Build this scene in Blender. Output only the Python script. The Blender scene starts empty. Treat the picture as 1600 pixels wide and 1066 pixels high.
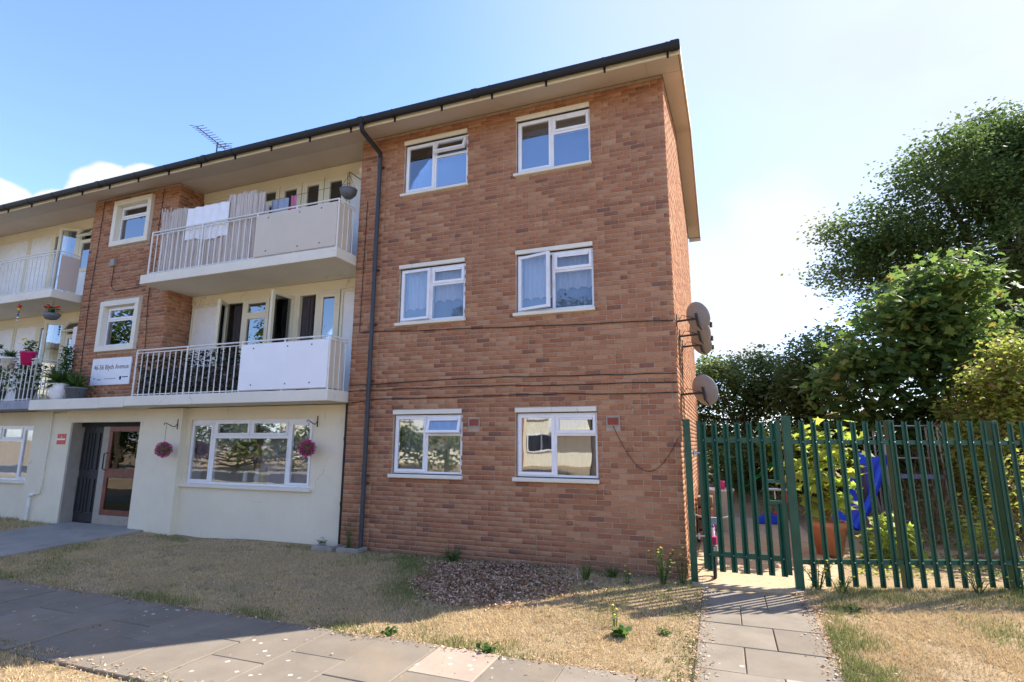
import bpy, bmesh, math, random
import numpy as np
from mathutils import Matrix, Vector
R = math.radians
random.seed(7); rng = np.random.default_rng(7)
scene = bpy.context.scene
col = scene.collection

# ------------------------------------------------------------------ camera
cam_d = bpy.data.cameras.new('camera'); cam = bpy.data.objects.new('camera', cam_d); col.objects.link(cam)
cam_d.sensor_width = 36.0; cam_d.lens = 19.153; cam_d.clip_start = 0.05; cam_d.clip_end = 3000
CAM = Vector((0.538, -7.981, 1.5905))
yaw, pitch, roll = R(20.858), R(10.461), R(0.2204)
fwd = Vector((-math.sin(yaw)*math.cos(pitch), math.cos(yaw)*math.cos(pitch), math.sin(pitch)))
rt = Vector((math.cos(yaw), math.sin(yaw), 0)); up = rt.cross(fwd)
rt, up = rt*math.cos(roll)+up*math.sin(roll), up*math.cos(roll)-rt*math.sin(roll)
m = Matrix((rt, up, -fwd)).transposed().to_4x4(); m.translation = CAM
cam.matrix_world = m
scene.camera = cam

# ------------------------------------------------------------------ sun, sky, exposure
SUN_EL, SUN_AZ = R(41.5), math.atan2(.689, .725)          # azimuth measured from +x towards +y
sdir = Vector((math.cos(SUN_EL)*math.cos(SUN_AZ), math.cos(SUN_EL)*math.sin(SUN_AZ), math.sin(SUN_EL)))
sun_d = bpy.data.lights.new('sun', 'SUN'); sun_d.energy = 3.4; sun_d.angle = R(.53); sun_d.color = (1, .94, .84)
sun = bpy.data.objects.new('sun', sun_d); col.objects.link(sun)
sun.rotation_euler = sdir.to_track_quat('Z', 'Y').to_euler()
world = bpy.data.worlds.new('World'); scene.world = world; world.use_nodes = True
wn, wl = world.node_tree.nodes, world.node_tree.links
wn.clear()
def wnode(t, **k):
    n = wn.new(t)
    for a, v in k.items(): setattr(n, a, v)
    return n
def wmath(op, a, b=None, clamp=False):
    n = wnode('ShaderNodeMath', operation=op, use_clamp=clamp)
    for i, v in enumerate((a, b)):
        if v is None: continue
        if isinstance(v, (int, float)): n.inputs[i].default_value = v
        else: wl.new(v, n.inputs[i])
    return n.outputs[0]
sky = wnode('ShaderNodeTexSky', sky_type='NISHITA', sun_disc=False)
sky.sun_elevation = SUN_EL; sky.sun_rotation = math.pi/2 - SUN_AZ
sky.air_density = 1.0; sky.dust_density = .7; sky.ozone_density = 4.0
tc = wnode('ShaderNodeTexCoord')
def wdot(v):
    n = wnode('ShaderNodeVectorMath', operation='DOT_PRODUCT'); wl.new(tc.outputs['Generated'], n.inputs[0]); n.inputs[1].default_value = v
    return n.outputs['Value']
def wnoise(scale, detail, rough, stretch):
    mp = wnode('ShaderNodeMapping'); mp.inputs['Scale'].default_value = stretch; wl.new(tc.outputs['Generated'], mp.inputs['Vector'])
    n = wnode('ShaderNodeTexNoise'); n.inputs['Scale'].default_value = scale; n.inputs['Detail'].default_value = detail
    n.inputs['Roughness'].default_value = rough; wl.new(mp.outputs[0], n.inputs['Vector'])
    return n.outputs['Fac']
def wramp(v, a, b):
    n = wnode('ShaderNodeMapRange', interpolation_type='SMOOTHSTEP'); wl.new(v, n.inputs['Value'])
    n.inputs['From Min'].default_value = a; n.inputs['From Max'].default_value = b
    return n.outputs['Result']
# thin bright haze around the sun, broken by cloud, and cumulus heaps low in the sky
n1 = wnoise(2.2, 6, .55, (1, 1, 2.2)); n2 = wnoise(9.0, 8, .6, (1, 1, 1.6))
sd = wdot(tuple(sdir))
haze = wmath('MULTIPLY', wramp(sd, .50, .98), wmath('ADD', .60, wmath('MULTIPLY', n1, .60)), True)
cum = None
for d, lo in (((-.872, .388, .292), .9987), ((-.803, .478, .340), .9984), ((-.772, .508, .362), .9991), ((-.838, .44, .305), .9992), ((.02, .95, .24), .985), ((.10, .93, .33), .993),
              ((.75, -.60, .33), .975), ((-.92, -.30, .26), .972), ((.93, .25, .30), .972)):
    L = math.sqrt(sum(c*c for c in d)); d = tuple(c/L for c in d)
    q = wmath('ADD', wdot(d), wmath('MULTIPLY', wmath('SUBTRACT', n2, .5), (1-lo)*1.1))
    q = wramp(q, lo, lo+(1-lo)*(.22 if lo > .995 else .95))
    cum = q if cum is None else wmath('MAXIMUM', cum, q)
mask = haze
mx = wnode('ShaderNodeMix', data_type='RGBA'); wl.new(mask, mx.inputs['Factor'])
tint = wnode('ShaderNodeMix', data_type='RGBA', blend_type='MULTIPLY'); tint.inputs['Factor'].default_value = 1; wl.new(sky.outputs[0], tint.inputs['A']); tint.inputs['B'].default_value = (.93, .93, 1.07, 1)
wl.new(tint.outputs['Result'], mx.inputs['A']); mx.inputs['B'].default_value = (1.95, 2.12, 2.35, 1)
bg = wnode('ShaderNodeBackground'); bg.inputs['Strength'].default_value = .122
mx2 = wnode('ShaderNodeMix', data_type='RGBA'); wl.new(cum, mx2.inputs['Factor']); wl.new(mx.outputs['Result'], mx2.inputs['A']); mx2.inputs['B'].default_value = (2.4, 2.45, 2.55, 1)
wl.new(mx2.outputs['Result'], bg.inputs['Color'])
wo = wnode('ShaderNodeOutputWorld'); wl.new(bg.outputs[0], wo.inputs['Surface'])
vs = scene.view_settings
vs.view_transform = 'Standard'; vs.look = 'None'; vs.gamma = 1; vs.use_curve_mapping = False; vs.exposure = 1.76

# ------------------------------------------------------------------ helpers: objects
ORG = {}
def link(o, parent=None):
    col.objects.link(o)
    if parent is not None: o.parent = parent
    return o
def tag(o, label=None, cat=None, group=None, kind=None):
    if label: o['label'] = label
    if cat: o['category'] = cat
    if group: o['group'] = group
    if kind: o['kind'] = kind
    return o
def thing(name, loc, label, cat, group=None):
    o = bpy.data.objects.new(name, None); o.empty_display_size = .2; o.location = loc; link(o); ORG[o.name] = Vector(loc)
    return tag(o, label, cat, group)
def org(o): return ORG.get(o.name, Vector((0, 0, 0))) if o is not None else Vector((0, 0, 0))
def place(name, me, parent, loc, rot=None, scale=None):
    """an object sharing mesh data, at world loc, under a thing or part"""
    o = bpy.data.objects.new(name, me); link(o, parent); ORG[o.name] = org(parent)
    o.location = Vector(loc) - org(parent)
    if rot: o.rotation_euler = rot
    if scale: o.scale = scale
    return o
class MB:
    """collects shapes in world coordinates; build() links them as ONE mesh object"""
    def __init__(s): s.v = []; s.f = []; s.sm = []
    def add(s, vs, fs, smooth=False):
        b = len(s.v); s.v += [tuple(p) for p in vs]; s.f += [[b+i for i in f] for f in fs]; s.sm += [smooth]*len(fs); return s
    def box(s, x0, x1, y0, y1, z0, z1, M=None):
        vs = [Vector((x, y, z)) for z in (z0, z1) for y in (y0, y1) for x in (x0, x1)]
        if M is not None: vs = [M @ p for p in vs]
        return s.add(vs, [(0, 2, 3, 1), (4, 5, 7, 6), (0, 1, 5, 4), (2, 6, 7, 3), (0, 4, 6, 2), (1, 3, 7, 5)])
    def quad(s, a, b, c, d): return s.add([a, b, c, d], [(0, 1, 2, 3)])
    def prism(s, poly, d):
        d = Vector(d); n = len(poly); poly = [Vector(p) for p in poly]
        return s.add(poly+[p+d for p in poly], [tuple(range(n))[::-1], tuple(range(n, 2*n))]+[(i, (i+1) % n, n+(i+1) % n, n+i) for i in range(n)])
    def tube(s, pts, r, n=8, cap=True, smooth=True):
        pts = [Vector(p) for p in pts]; rs = r if isinstance(r, (list, tuple)) else [r]*len(pts)
        vs = []; fs = []; ref = None
        for i, p in enumerate(pts):
            t = (pts[min(i+1, len(pts)-1)]-pts[max(i-1, 0)]).normalized()
            if ref is None or abs(ref.dot(t)) > .95: ref = Vector((0, 0, 1)) if abs(t.z) < .9 else Vector((1, 0, 0))
            a = t.cross(ref).normalized(); b = t.cross(a); ref = a.cross(t)
            for k in range(n):
                w = 2*math.pi*k/n; vs.append(p+(a*math.cos(w)+b*math.sin(w))*rs[i])
        for i in range(len(pts)-1):
            for k in range(n):
                k2 = (k+1) % n; fs.append((i*n+k, i*n+k2, (i+1)*n+k2, (i+1)*n+k))
        s.add(vs, fs, smooth)
        if cap: s.add(vs[:n], [tuple(range(n))]); s.add(vs[-n:], [tuple(range(n))[::-1]])
        return s
    def lathe(s, prof, c, n=16, smooth=True):
        c = Vector(c); vs = []; fs = []
        for r, z in prof:
            for k in range(n):
                w = 2*math.pi*k/n; vs.append(c+Vector((r*math.cos(w), r*math.sin(w), z)))
        for i in range(len(prof)-1):
            for k in range(n):
                k2 = (k+1) % n; fs.append((i*n+k, i*n+k2, (i+1)*n+k2, (i+1)*n+k))
        return s.add(vs, fs, smooth)
    def mesh(s, name, mat, o=Vector((0, 0, 0))):
        me = bpy.data.meshes.new(name); me.from_pydata([tuple(Vector(p)-o) for p in s.v], [], s.f)
        me.polygons.foreach_set('use_smooth', s.sm); me.materials.append(mat); me.update()
        return me
    def build(s, name, mat, parent=None, bevel=0, label=None):
        o = bpy.data.objects.new(name, s.mesh(name, mat, org(parent))); link(o, parent); ORG[o.name] = org(parent)
        if bevel:
            b = o.modifiers.new('bevel', 'BEVEL'); b.width = bevel; b.segments = 2; b.limit_method = 'ANGLE'; b.angle_limit = R(50)
        if label: o['label'] = label
        return o
def arr_mesh(name, V, F, mat, o=(0, 0, 0), attr=None, smooth=False):
    """fast mesh from numpy arrays, all faces the same vertex count"""
    V = np.asarray(V, np.float32)-np.asarray(o, np.float32); F = np.asarray(F, np.int32); k = F.shape[1]
    me = bpy.data.meshes.new(name); me.vertices.add(len(V)); me.vertices.foreach_set('co', V.ravel())
    me.loops.add(F.size); me.loops.foreach_set('vertex_index', F.ravel())
    me.polygons.add(len(F)); me.polygons.foreach_set('loop_start', np.arange(0, F.size, k, dtype=np.int32))
    if smooth: me.polygons.foreach_set('use_smooth', np.ones(len(F), bool))
    if attr is not None:
        a = me.attributes.new('tint', 'FLOAT', 'POINT'); a.data.foreach_set('value', np.asarray(attr, np.float32))
    me.materials.append(mat); me.update(calc_edges=True)
    return me

# ------------------------------------------------------------------ helpers: materials
class NT:
    def __init__(s, name):
        s.m = bpy.data.materials.new(name); s.m.use_nodes = True; s.n = s.m.node_tree.nodes; s.l = s.m.node_tree.links
        s.bsdf = s.n['Principled BSDF']; s.out = s.n['Material Output']
    def new(s, t, **k):
        n = s.n.new(t)
        for a, v in k.items(): setattr(n, a, v)
        return n
    def put(s, sock, v):
        if isinstance(v, bpy.types.NodeSocket): s.l.new(v, sock)
        elif isinstance(v, (tuple, list)) and len(v) == 3 and sock.type == 'RGBA': sock.default_value = (*v, 1)
        else: sock.default_value = v
    def math(s, op, a, b=None, clamp=False):
        n = s.new('ShaderNodeMath', operation=op, use_clamp=clamp); s.put(n.inputs[0], a)
        if b is not None: s.put(n.inputs[1], b)
        return n.outputs[0]
    def pos(s): return s.new('ShaderNodeNewGeometry').outputs['Position']
    def island(s): return s.new('ShaderNodeNewGeometry').outputs['Random Per Island']
    def objrand(s): return s.new('ShaderNodeObjectInfo').outputs['Random']
    def scaled(s, v, sc):
        mp = s.new('ShaderNodeMapping'); mp.inputs['Scale'].default_value = sc; s.l.new(v, mp.inputs['Vector']); return mp.outputs[0]
    def noise(s, scale, detail=4, rough=.55, vec=None, stretch=None):
        vec = vec or s.pos()
        if stretch: vec = s.scaled(vec, stretch)
        n = s.new('ShaderNodeTexNoise'); s.l.new(vec, n.inputs['Vector']); n.inputs['Scale'].default_value = scale
        n.inputs['Detail'].default_value = detail; n.inputs['Roughness'].default_value = rough
        return n.outputs['Fac']
    def voro(s, scale, feature='F1', out='Distance', vec=None):
        n = s.new('ShaderNodeTexVoronoi', feature=feature); s.l.new(vec or s.pos(), n.inputs['Vector']); n.inputs['Scale'].default_value = scale
        return n.outputs[out]
    def range(s, v, a, b, c=0., d=1., smooth=True):
        n = s.new('ShaderNodeMapRange'); n.interpolation_type = 'SMOOTHSTEP' if smooth else 'LINEAR'
        s.put(n.inputs['Value'], v)
        for k, x in zip(('From Min', 'From Max', 'To Min', 'To Max'), (a, b, c, d)): n.inputs[k].default_value = x
        return n.outputs['Result']
    def ramp(s, v, stops, const=False):
        n = s.new('ShaderNodeValToRGB'); s.put(n.inputs['Fac'], v); e = n.color_ramp.elements
        if const: n.color_ramp.interpolation = 'CONSTANT'
        while len(e) > 1: e.remove(e[-1])
        e[0].position = stops[0][0]; e[0].color = (*stops[0][1], 1)
        for p, c in stops[1:]: x = e.new(p); x.color = (*c, 1)
        return n.outputs['Color']
    def mix(s, f, a, b, mode='MIX'):
        n = s.new('ShaderNodeMix', data_type='RGBA', blend_type=mode); s.put(n.inputs['Factor'], f)
        s.put(n.inputs['A'], a); s.put(n.inputs['B'], b); return n.outputs['Result']
    def bump(s, h, strength, dist=.01):
        n = s.new('ShaderNodeBump'); n.inputs['Strength'].default_value = strength; n.inputs['Distance'].default_value = dist
        s.l.new(h, n.inputs['Height']); s.l.new(n.outputs[0], s.bsdf.inputs['Normal'])
    def fin(s, colr, rough=.6, metal=0., spec=.4):
        s.put(s.bsdf.inputs['Base Color'], colr); s.put(s.bsdf.inputs['Roughness'], rough)
        s.bsdf.inputs['Metallic'].default_value = metal; s.bsdf.inputs['Specular IOR Level'].default_value = spec
        return s.m
def simple(name, c, rough=.6, metal=0., var=.12, scale=6., dirt=None, bump=0., spec=.4):
    """plain surface with slight uneven tone, optional dirt colour in patches"""
    t = NT(name); n = t.noise(scale, 5)
    c1 = tuple(x*(1-var) for x in c); c2 = tuple(min(1, x*(1+var)) for x in c)
    cc = t.ramp(n, [(.3, c1), (.7, c2)])
    if dirt: cc = t.mix(t.math('MULTIPLY', t.range(t.noise(2.1, 7, .65), .52, .75), dirt[1]), cc, dirt[0])
    if bump: t.bump(t.noise(scale*12, 4), bump, .004)
    return t.fin(cc, rough, metal, spec)
MT = {}
def brick_mat():
    t = NT('brick'); rv = t.math('FRACT', t.math('ADD', t.island(), t.objrand()))
    c = t.ramp(rv, [(0, (.22, .105, .072)), (.035, (.25, .12, .078)), (.065, (.31, .138, .076)), (.3, (.375, .17, .09)), (.55, (.40, .19, .10)), (.8, (.44, .228, .125)), (.94, (.47, .265, .15)), (1, (.37, .15, .084))])
    big = t.noise(.55, 5, .6); fine = t.noise(38, 5, .7)
    c = t.mix(t.range(big, .45, .75, 0, .35), c, (.25, .12, .075))
    c = t.mix(t.range(fine, .40, .8, 0, .30), c, (.22, .10, .065))
    sx = t.new('ShaderNodeSeparateXYZ'); t.l.new(t.pos(), sx.inputs[0])
    c = t.mix(t.math('MULTIPLY', t.range(t.math('ADD', sx.outputs['Z'], t.math('MULTIPLY', t.noise(2.5, 5), .5)), .42, -.05), .6), c, (.16, .095, .06))
    moss = t.range(t.noise(1.1, 6, .7), .66, .80, 0, .35)
    c = t.mix(moss, c, (.13, .115, .045))
    t.bump(t.noise(90, 5, .7), .5, .006)
    return t.fin(c, .88, spec=.2)
MT['brick'] = brick_mat()
def cream_mat(name, base, stain):
    t = NT(name); c = t.ramp(t.noise(1.4, 6, .6), [(.3, tuple(x*.9 for x in base)), (.7, base)])
    c = t.mix(t.range(t.noise(3.0, 8, .7, stretch=(2.2, 2.2, .45)), .60, .82, 0, stain), c, (.30, .25, .16))
    fl = t.range(t.noise(7, 9, .75), .70, .74, 0, stain)
    c = t.mix(fl, c, (.33, .31, .27))
    wv = t.new('ShaderNodeTexNoise'); wv.inputs['Scale'].default_value = 2.5; wv.inputs['Detail'].default_value = 5; t.l.new(t.pos(), wv.inputs['Vector'])
    av = t.new('ShaderNodeVectorMath', operation='ADD'); t.l.new(t.pos(), av.inputs[0]); sv = t.new('ShaderNodeVectorMath', operation='SCALE'); sv.inputs['Scale'].default_value = .7; t.l.new(wv.outputs['Color'], sv.inputs[0]); t.l.new(sv.outputs[0], av.inputs[1])
    cr = t.math('MULTIPLY', t.range(t.voro(.55, 'DISTANCE_TO_EDGE', vec=av.outputs[0]), .0035, .0008), t.range(t.noise(.6, 2), .56, .62, 0, .6))
    c = t.mix(cr, c, (.25, .21, .16))
    t.bump(t.noise(30, 5, .6), .25, .006)
    return t.fin(c, .75, spec=.25)
MT['mortar'] = simple('mortar', (.43, .335, .25), .95, var=.2, scale=8, bump=.4, spec=.1)
MT['cream'] = cream_mat('cream_masonry_paint', (.80, .74, .575), .8)
MT['slabpaint'] = cream_mat('painted_concrete', (.80, .76, .65), .85)
MT['greypaint'] = simple('grey_masonry_paint', (.30, .32, .36), .8)
MT['timber'] = cream_mat('cream_gloss_timber', (.80, .745, .57), .25)
MT['whitepanel'] = simple('white_painted_panel', (.80, .79, .76), .5, var=.05)
MT['soffit'] = cream_mat('soffit_board', (.62, .535, .44), .6)
MT['upvc'] = simple('white_upvc', (.82, .83, .86), .28, var=.03, dirt=((.45, .42, .36), .35))
MT['gutter'] = simple('black_plastic', (.012, .012, .014), .6, var=.2)
MT['pipe'] = simple('dark_grey_plastic', (.042, .050, .062), .5, var=.15, scale=3)
MT['cable'] = simple('cable_sheath', (.02, .018, .016), .7)
MT['roof'] = simple('roof_felt', (.10, .09, .08), .9, var=.3)
MT['room'] = simple('room_plaster', (.42, .38, .33), .9)
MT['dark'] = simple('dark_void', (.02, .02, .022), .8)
def glass_mat(name, tint, refl, fr=.9):
    t = NT(name); lw = t.new('ShaderNodeLayerWeight'); lw.inputs['Blend'].default_value = .35
    f = t.math('ADD', t.math('MULTIPLY', lw.outputs['Fresnel'], fr), refl, True)
    gl = t.new('ShaderNodeBsdfGlossy'); gl.inputs['Roughness'].default_value = .0; gl.inputs['Color'].default_value = (.95, .97, 1, 1)
    nb = t.new('ShaderNodeBump'); nb.inputs['Strength'].default_value = .025; nb.inputs['Distance'].default_value = .05
    t.l.new(t.noise(2.2, 1, .4), nb.inputs['Height']); t.l.new(nb.outputs[0], gl.inputs['Normal'])
    tr = t.new('ShaderNodeBsdfTransparent'); tr.inputs['Color'].default_value = (*tint, 1)
    ms = t.new('ShaderNodeMixShader'); t.l.new(f, ms.inputs[0]); t.l.new(tr.outputs[0], ms.inputs[1]); t.l.new(gl.outputs[0], ms.inputs[2])
    t.l.new(ms.outputs[0], t.out.inputs['Surface']); return t.m
MT['glass'] = glass_mat('window_glass', (.86, .90, .92), .16)
MT['glasslow'] = glass_mat('clear_window_glass', (.92, .94, .95), .03, .5)
MT['wired'] = glass_mat('dark_wired_glass', (.30, .34, .36), .05)
def paving(name, c):
    t = NT(name); rv = t.objrand(); cc = t.ramp(t.noise(3, 6, .6), [(.3, tuple(x*.82 for x in c)), (.7, tuple(x*1.15 for x in c))])
    cc = t.mix(t.range(rv, 0, 1, 0, .5), cc, tuple(x*.66 for x in c))
    cc = t.mix(t.range(t.noise(160, 3, .6), .55, .75, 0, .5), cc, tuple(x*1.5 for x in c))
    cc = t.mix(t.range(t.noise(1.1, 5, .7), .5, .72, 0, .4), cc, (.30, .21, .13))
    nv = t.new('ShaderNodeVectorMath', operation='ADD'); t.l.new(t.pos(), nv.inputs[0])
    w = t.new('ShaderNodeTexNoise'); w.inputs['Scale'].default_value = 9; t.l.new(t.scaled(t.pos(), (.1, .1, .1)), w.inputs['Vector'])
    lich = t.math('MULTIPLY', t.range(t.math('ADD', t.voro(6.5), t.math('MULTIPLY', t.noise(40, 3), .16)), .23, .17), t.range(t.noise(.8, 3), .47, .62))
    cc = t.mix(lich, cc, (.62, .60, .54))
    t.bump(t.noise(120, 4), .35, .004)
    return t.fin(cc, .9, spec=.2)
MT['slab'] = paving('concrete_slab', (.245, .205, .16))
MT['paleslab'] = paving('pale_concrete_slab', (.40, .31, .24))
MT['joint'] = simple('joint_dirt', (.06, .048, .035), .95, var=.3)
MT['path'] = simple('entrance_concrete', (.33, .295, .25), .9, var=.15, scale=2, dirt=((.14, .13, .11), .5), bump=.3)
def ground_mat():
    t = NT('dry_earth'); c = t.ramp(t.noise(1.3, 7, .65), [(.3, (.30, .215, .125)), (.55, (.42, .31, .185)), (.75, (.34, .28, .16))])
    c = t.mix(t.range(t.noise(60, 4, .7), .4, .7, 0, .6), c, (.13, .09, .05))
    t.bump(t.noise(50, 5, .7), .8, .02); return t.fin(c, .95, spec=.1)
MT['ground'] = ground_mat()
MT['sand'] = simple('patio_sand', (.47, .36, .235), .95, var=.15, scale=14, dirt=((.30, .22, .14), .6), bump=.6, spec=.1)
def blade_mat(name, green, dry):
    t = NT(name); at = t.new('ShaderNodeAttribute'); at.attribute_name = 'tint'
    rv = t.island()
    cd = t.ramp(rv, [(0, dry[0]), (.4, dry[1]), (.75, dry[2]), (1, dry[3])]); cg = t.ramp(rv, [(0, green[0]), (.6, green[1]), (1, green[2])])
    cd = t.mix(t.range(t.noise(1.1, 4, .6), .45, .7, 0, .6), cd, (.52, .41, .25))
    cd = t.mix(t.range(t.noise(2.7, 3, .6), .55, .75, 0, .5), cd, (.52, .36, .20))
    c = t.mix(at.outputs['Fac'], cd, cg); t.put(t.bsdf.inputs['Base Color'], c); t.bsdf.inputs['Roughness'].default_value = .8
    t.bsdf.inputs['Specular IOR Level'].default_value = .15
    tl = t.new('ShaderNodeBsdfTranslucent'); t.l.new(c, tl.inputs['Color'])
    ms = t.new('ShaderNodeMixShader'); ms.inputs[0].default_value = .25
    t.l.new(t.bsdf.outputs[0], ms.inputs[1]); t.l.new(tl.outputs[0], ms.inputs[2]); t.l.new(ms.outputs[0], t.out.inputs['Surface']); return t.m
MT['grass'] = blade_mat('grass_blade', ((.15, .19, .06), (.23, .26, .085), (.34, .34, .13)), ((.46, .33, .17), (.66, .50, .27), (.78, .62, .37), (.56, .45, .28)))
def leaf_mat(name, stops, trans=.4, rough=.5):
    t = NT(name); rv = t.island(); c = t.ramp(rv, stops)
    c = t.mix(t.range(t.noise(.9, 3), .4, .7, 0, .35), c, tuple(x*.6 for x in stops[0][1]))
    t.put(t.bsdf.inputs['Base Color'], c); t.bsdf.inputs['Roughness'].default_value = rough; t.bsdf.inputs['Specular IOR Level'].default_value = .35
    tl = t.new('ShaderNodeBsdfTranslucent'); t.l.new(t.mix(.4, c, tuple(x*1.5 for x in stops[1][1])), tl.inputs['Color'])
    ms = t.new('ShaderNodeMixShader'); ms.inputs[0].default_value = trans
    t.l.new(t.bsdf.outputs[0], ms.inputs[1]); t.l.new(tl.outputs[0], ms.inputs[2]); t.l.new(ms.outputs[0], t.out.inputs['Surface']); return t.m
MT['leafdark'] = leaf_mat('dark_leaf', [(0, (.06, .095, .028)), (.5, (.098, .15, .04)), (.9, (.15, .21, .052)), (1, (.20, .26, .065))], .48)
MT['leafsyc'] = leaf_mat('maple_leaf', [(0, (.08, .14, .04)), (.5, (.14, .215, .05)), (.86, (.23, .30, .065)), (.95, (.30, .32, .07)), (1, (.36, .20, .05))], .55)
MT['leafhedge'] = leaf_mat('hedge_leaf', [(0, (.085, .13, .04)), (.5, (.15, .20, .06)), (.9, (.24, .28, .085)), (1, (.34, .29, .12))], .55)
MT['leafyellow'] = leaf_mat('yellow_green_leaf', [(0, (.17, .22, .045)), (.5, (.30, .34, .065)), (.84, (.43, .42, .09)), (.93, (.40, .15, .12)), (1, (.48, .20, .17))], .6)
MT['leafvine'] = leaf_mat('vine_leaf', [(0, (.24, .33, .05)), (.6, (.38, .47, .08)), (.92, (.52, .52, .10)), (1, (.50, .28, .06))], .6)
MT['leafpot'] = leaf_mat('pot_plant_leaf', [(0, (.04, .10, .02)), (.6, (.08, .17, .035)), (1, (.18, .26, .06))], .35)
MT['yellowflower'] = simple('yellow_petal', (.75, .60, .05), .6)
MT['bark'] = simple('bark', (.085, .065, .045), .95, var=.35, scale=9, bump=.8, spec=.1)
MT['twig'] = simple('dry_twig', (.22, .14, .085), .9, var=.3)
MT['fence'] = simple('green_fence_paint', (.014, .082, .050), .38, var=.18, scale=5, dirt=((.03, .08, .055), .3))
MT['steel'] = simple('galvanised_steel', (.45, .46, .47), .45, metal=.8)
MT['dish'] = simple('dish_grey', (.26, .26, .265), .55, var=.12)
MT['bracket'] = simple('black_bracket', (.03, .03, .032), .55)
MT['bars'] = simple('white_rail_paint', (.74, .73, .69), .5, var=.06, scale=20, dirt=((.32, .16, .07), .45))
MT['beige'] = simple('beige_panel', (.60, .53, .43), .6, var=.04, scale=2)
MT['white'] = simple('white_panel', (.85, .86, .90), .45, var=.03, scale=2)
MT['mahogany'] = simple('stained_door_wood', (.17, .045, .025), .45, var=.3, scale=10)
MT['greymetal'] = simple('dull_grey_metal', (.33, .30, .25), .6, var=.1)
MT['terracotta'] = simple('terracotta', (.55, .22, .12), .8, var=.12, scale=8)
MT['pinkpot'] = simple('magenta_plastic', (.62, .02, .16), .4)
MT['whitepot'] = simple('white_plastic', (.80, .80, .80), .45)
MT['greypot'] = simple('grey_plastic', (.14, .15, .17), .5)
MT['bluepl'] = simple('blue_plastic', (.015, .07, .62), .35)
MT['redpl'] = simple('red_plastic', (.60, .03, .02), .4)
MT['purple'] = simple('purple_enamel', (.32, .06, .36), .35)
MT['rubber'] = simple('tyre_rubber', (.015, .015, .015), .8)
MT['tub'] = simple('cream_tub', (.72, .62, .52), .5)
MT['redflower'] = simple('red_petal', (.70, .02, .02), .6)
MT['pinkflower'] = simple('pink_petal', (.60, .05, .25), .6, var=.35, scale=60)
MT['greenpipe'] = simple('green_tube', (.02, .45, .12), .5)

# ------------------------------------------------------------------ ground, paths
def sm(a, b, x):
    t = np.clip((x-a)/(b-a), 0, 1); return t*t*(3-2*t)
def gz(x, y):
    x = np.asarray(x, float); y = np.asarray(y, float)
    z = -.18 - .08*sm(0., 3.2, -y)
    z = z - .07*np.exp(-((x+9.0)/.8)**2)*sm(-2.2, -.2, y)*(y < .4)
    z = z + .85*sm(6.2, 12., y)*sm(-.5, .3, x)
    return z
xs = np.concatenate([[-600, -200, -90, -50, -30], np.arange(-22, 8.1, .5), [10, 13, 17, 22, 30, 50, 90, 200, 600]])
ys = np.concatenate([[-600, -200, -90, -50, -30, -20, -14], np.arange(-10, 14.1, .5), [16, 20, 26, 36, 60, 120, 300, 600]])
gx, gy = np.meshgrid(xs, ys); gv = np.stack([gx, gy, gz(gx, gy)-.012], -1).reshape(-1, 3)
nx_, ny_ = len(xs), len(ys); ii = (np.arange(ny_-1)[:, None]*nx_+np.arange(nx_-1)).ravel()
ground = link(bpy.data.objects.new('ground', arr_mesh('ground', gv, np.stack([ii, ii+1, ii+nx_+1, ii+nx_], 1), MT['ground'], smooth=True)))
tag(ground, 'dry bare earth under the lawns and garden', 'ground', kind='structure')

PY0, PY1, PW = -4.66, -3.15, .592
def slab_mesh(w, d, mat, key={}):
    k = (round(w, 3), round(d, 3), mat.name)
    if k not in key:
        b = MB(); e = .006; t = .05
        top = [(-w/2+e, -d/2+e, 0), (w/2-e, -d/2+e, 0), (w/2-e, d/2-e, 0), (-w/2+e, d/2-e, 0)]
        mid = [(-w/2, -d/2, -e), (w/2, -d/2, -e), (w/2, d/2, -e), (-w/2, d/2, -e)]
        bot = [(x, y, -t) for x, y, z in mid]
        b.add(top+mid+bot, [(0, 1, 2, 3)]+[(4+i, 4+(i+1) % 4, (i+1) % 4, i) for i in range(4)]+[(8+i, 8+(i+1) % 4, 4+(i+1) % 4, 4+i) for i in range(4)])
        key[k] = b.mesh('slab', mat)
    return key[k]
fp = MB().box(-24, 9, PY0, PY1, -.32, -.272).build('footpath', MT['joint']); tag(fp, 'grey slab footpath crossing in front of the flats', 'footpath', kind='structure')
for i in range(-13, 40):
    x1 = -1.40 - PW*i; x0 = x1-PW
    if x0 > 8 or x1 < -20: continue
    pale = i == 0
    cut = -4.06 if i % 2 else -3.75
    for a, b_ in ((PY0, cut), (cut, PY1)):
        dz = random.uniform(-.006, .006)
        place('slab', slab_mesh(PW-.008, b_-a-.008, MT['paleslab'] if pale and a > PY0 else MT['slab']), fp, ((x0+x1)/2, (a+b_)/2, -.248+dz), (random.uniform(-.006, .006), random.uniform(-.006, .006), random.uniform(-.005, .005)))
gp = MB().box(.19, 1.36, PY1+.01, -.30, -.32, -.262).build('garden_path', MT['joint']); tag(gp, 'narrow slab path leading up to the green gate', 'path', kind='structure')
for k, (a, b_) in enumerate(((-1.03, -.47), (-1.63, -1.03), (-2.21, -1.63), (-2.79, -2.21), (-3.14, -2.79))):
    c = .885 if k % 2 == 0 else .605
    for j, (x0, x1) in enumerate(((.20, c), (c, 1.34))):
        z = float(gz(.7, (a+b_)/2))+.004+random.uniform(-.003, .003)
        place('slab', slab_mesh(x1-x0-.008, b_-a-.008, MT['paleslab'] if (k == 4 and j == 1) else MT['slab']), gp, ((x0+x1)/2, (a+b_)/2, z), (math.atan(.08/3.2*1.2), random.uniform(-.004, .004), 0))
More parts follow.
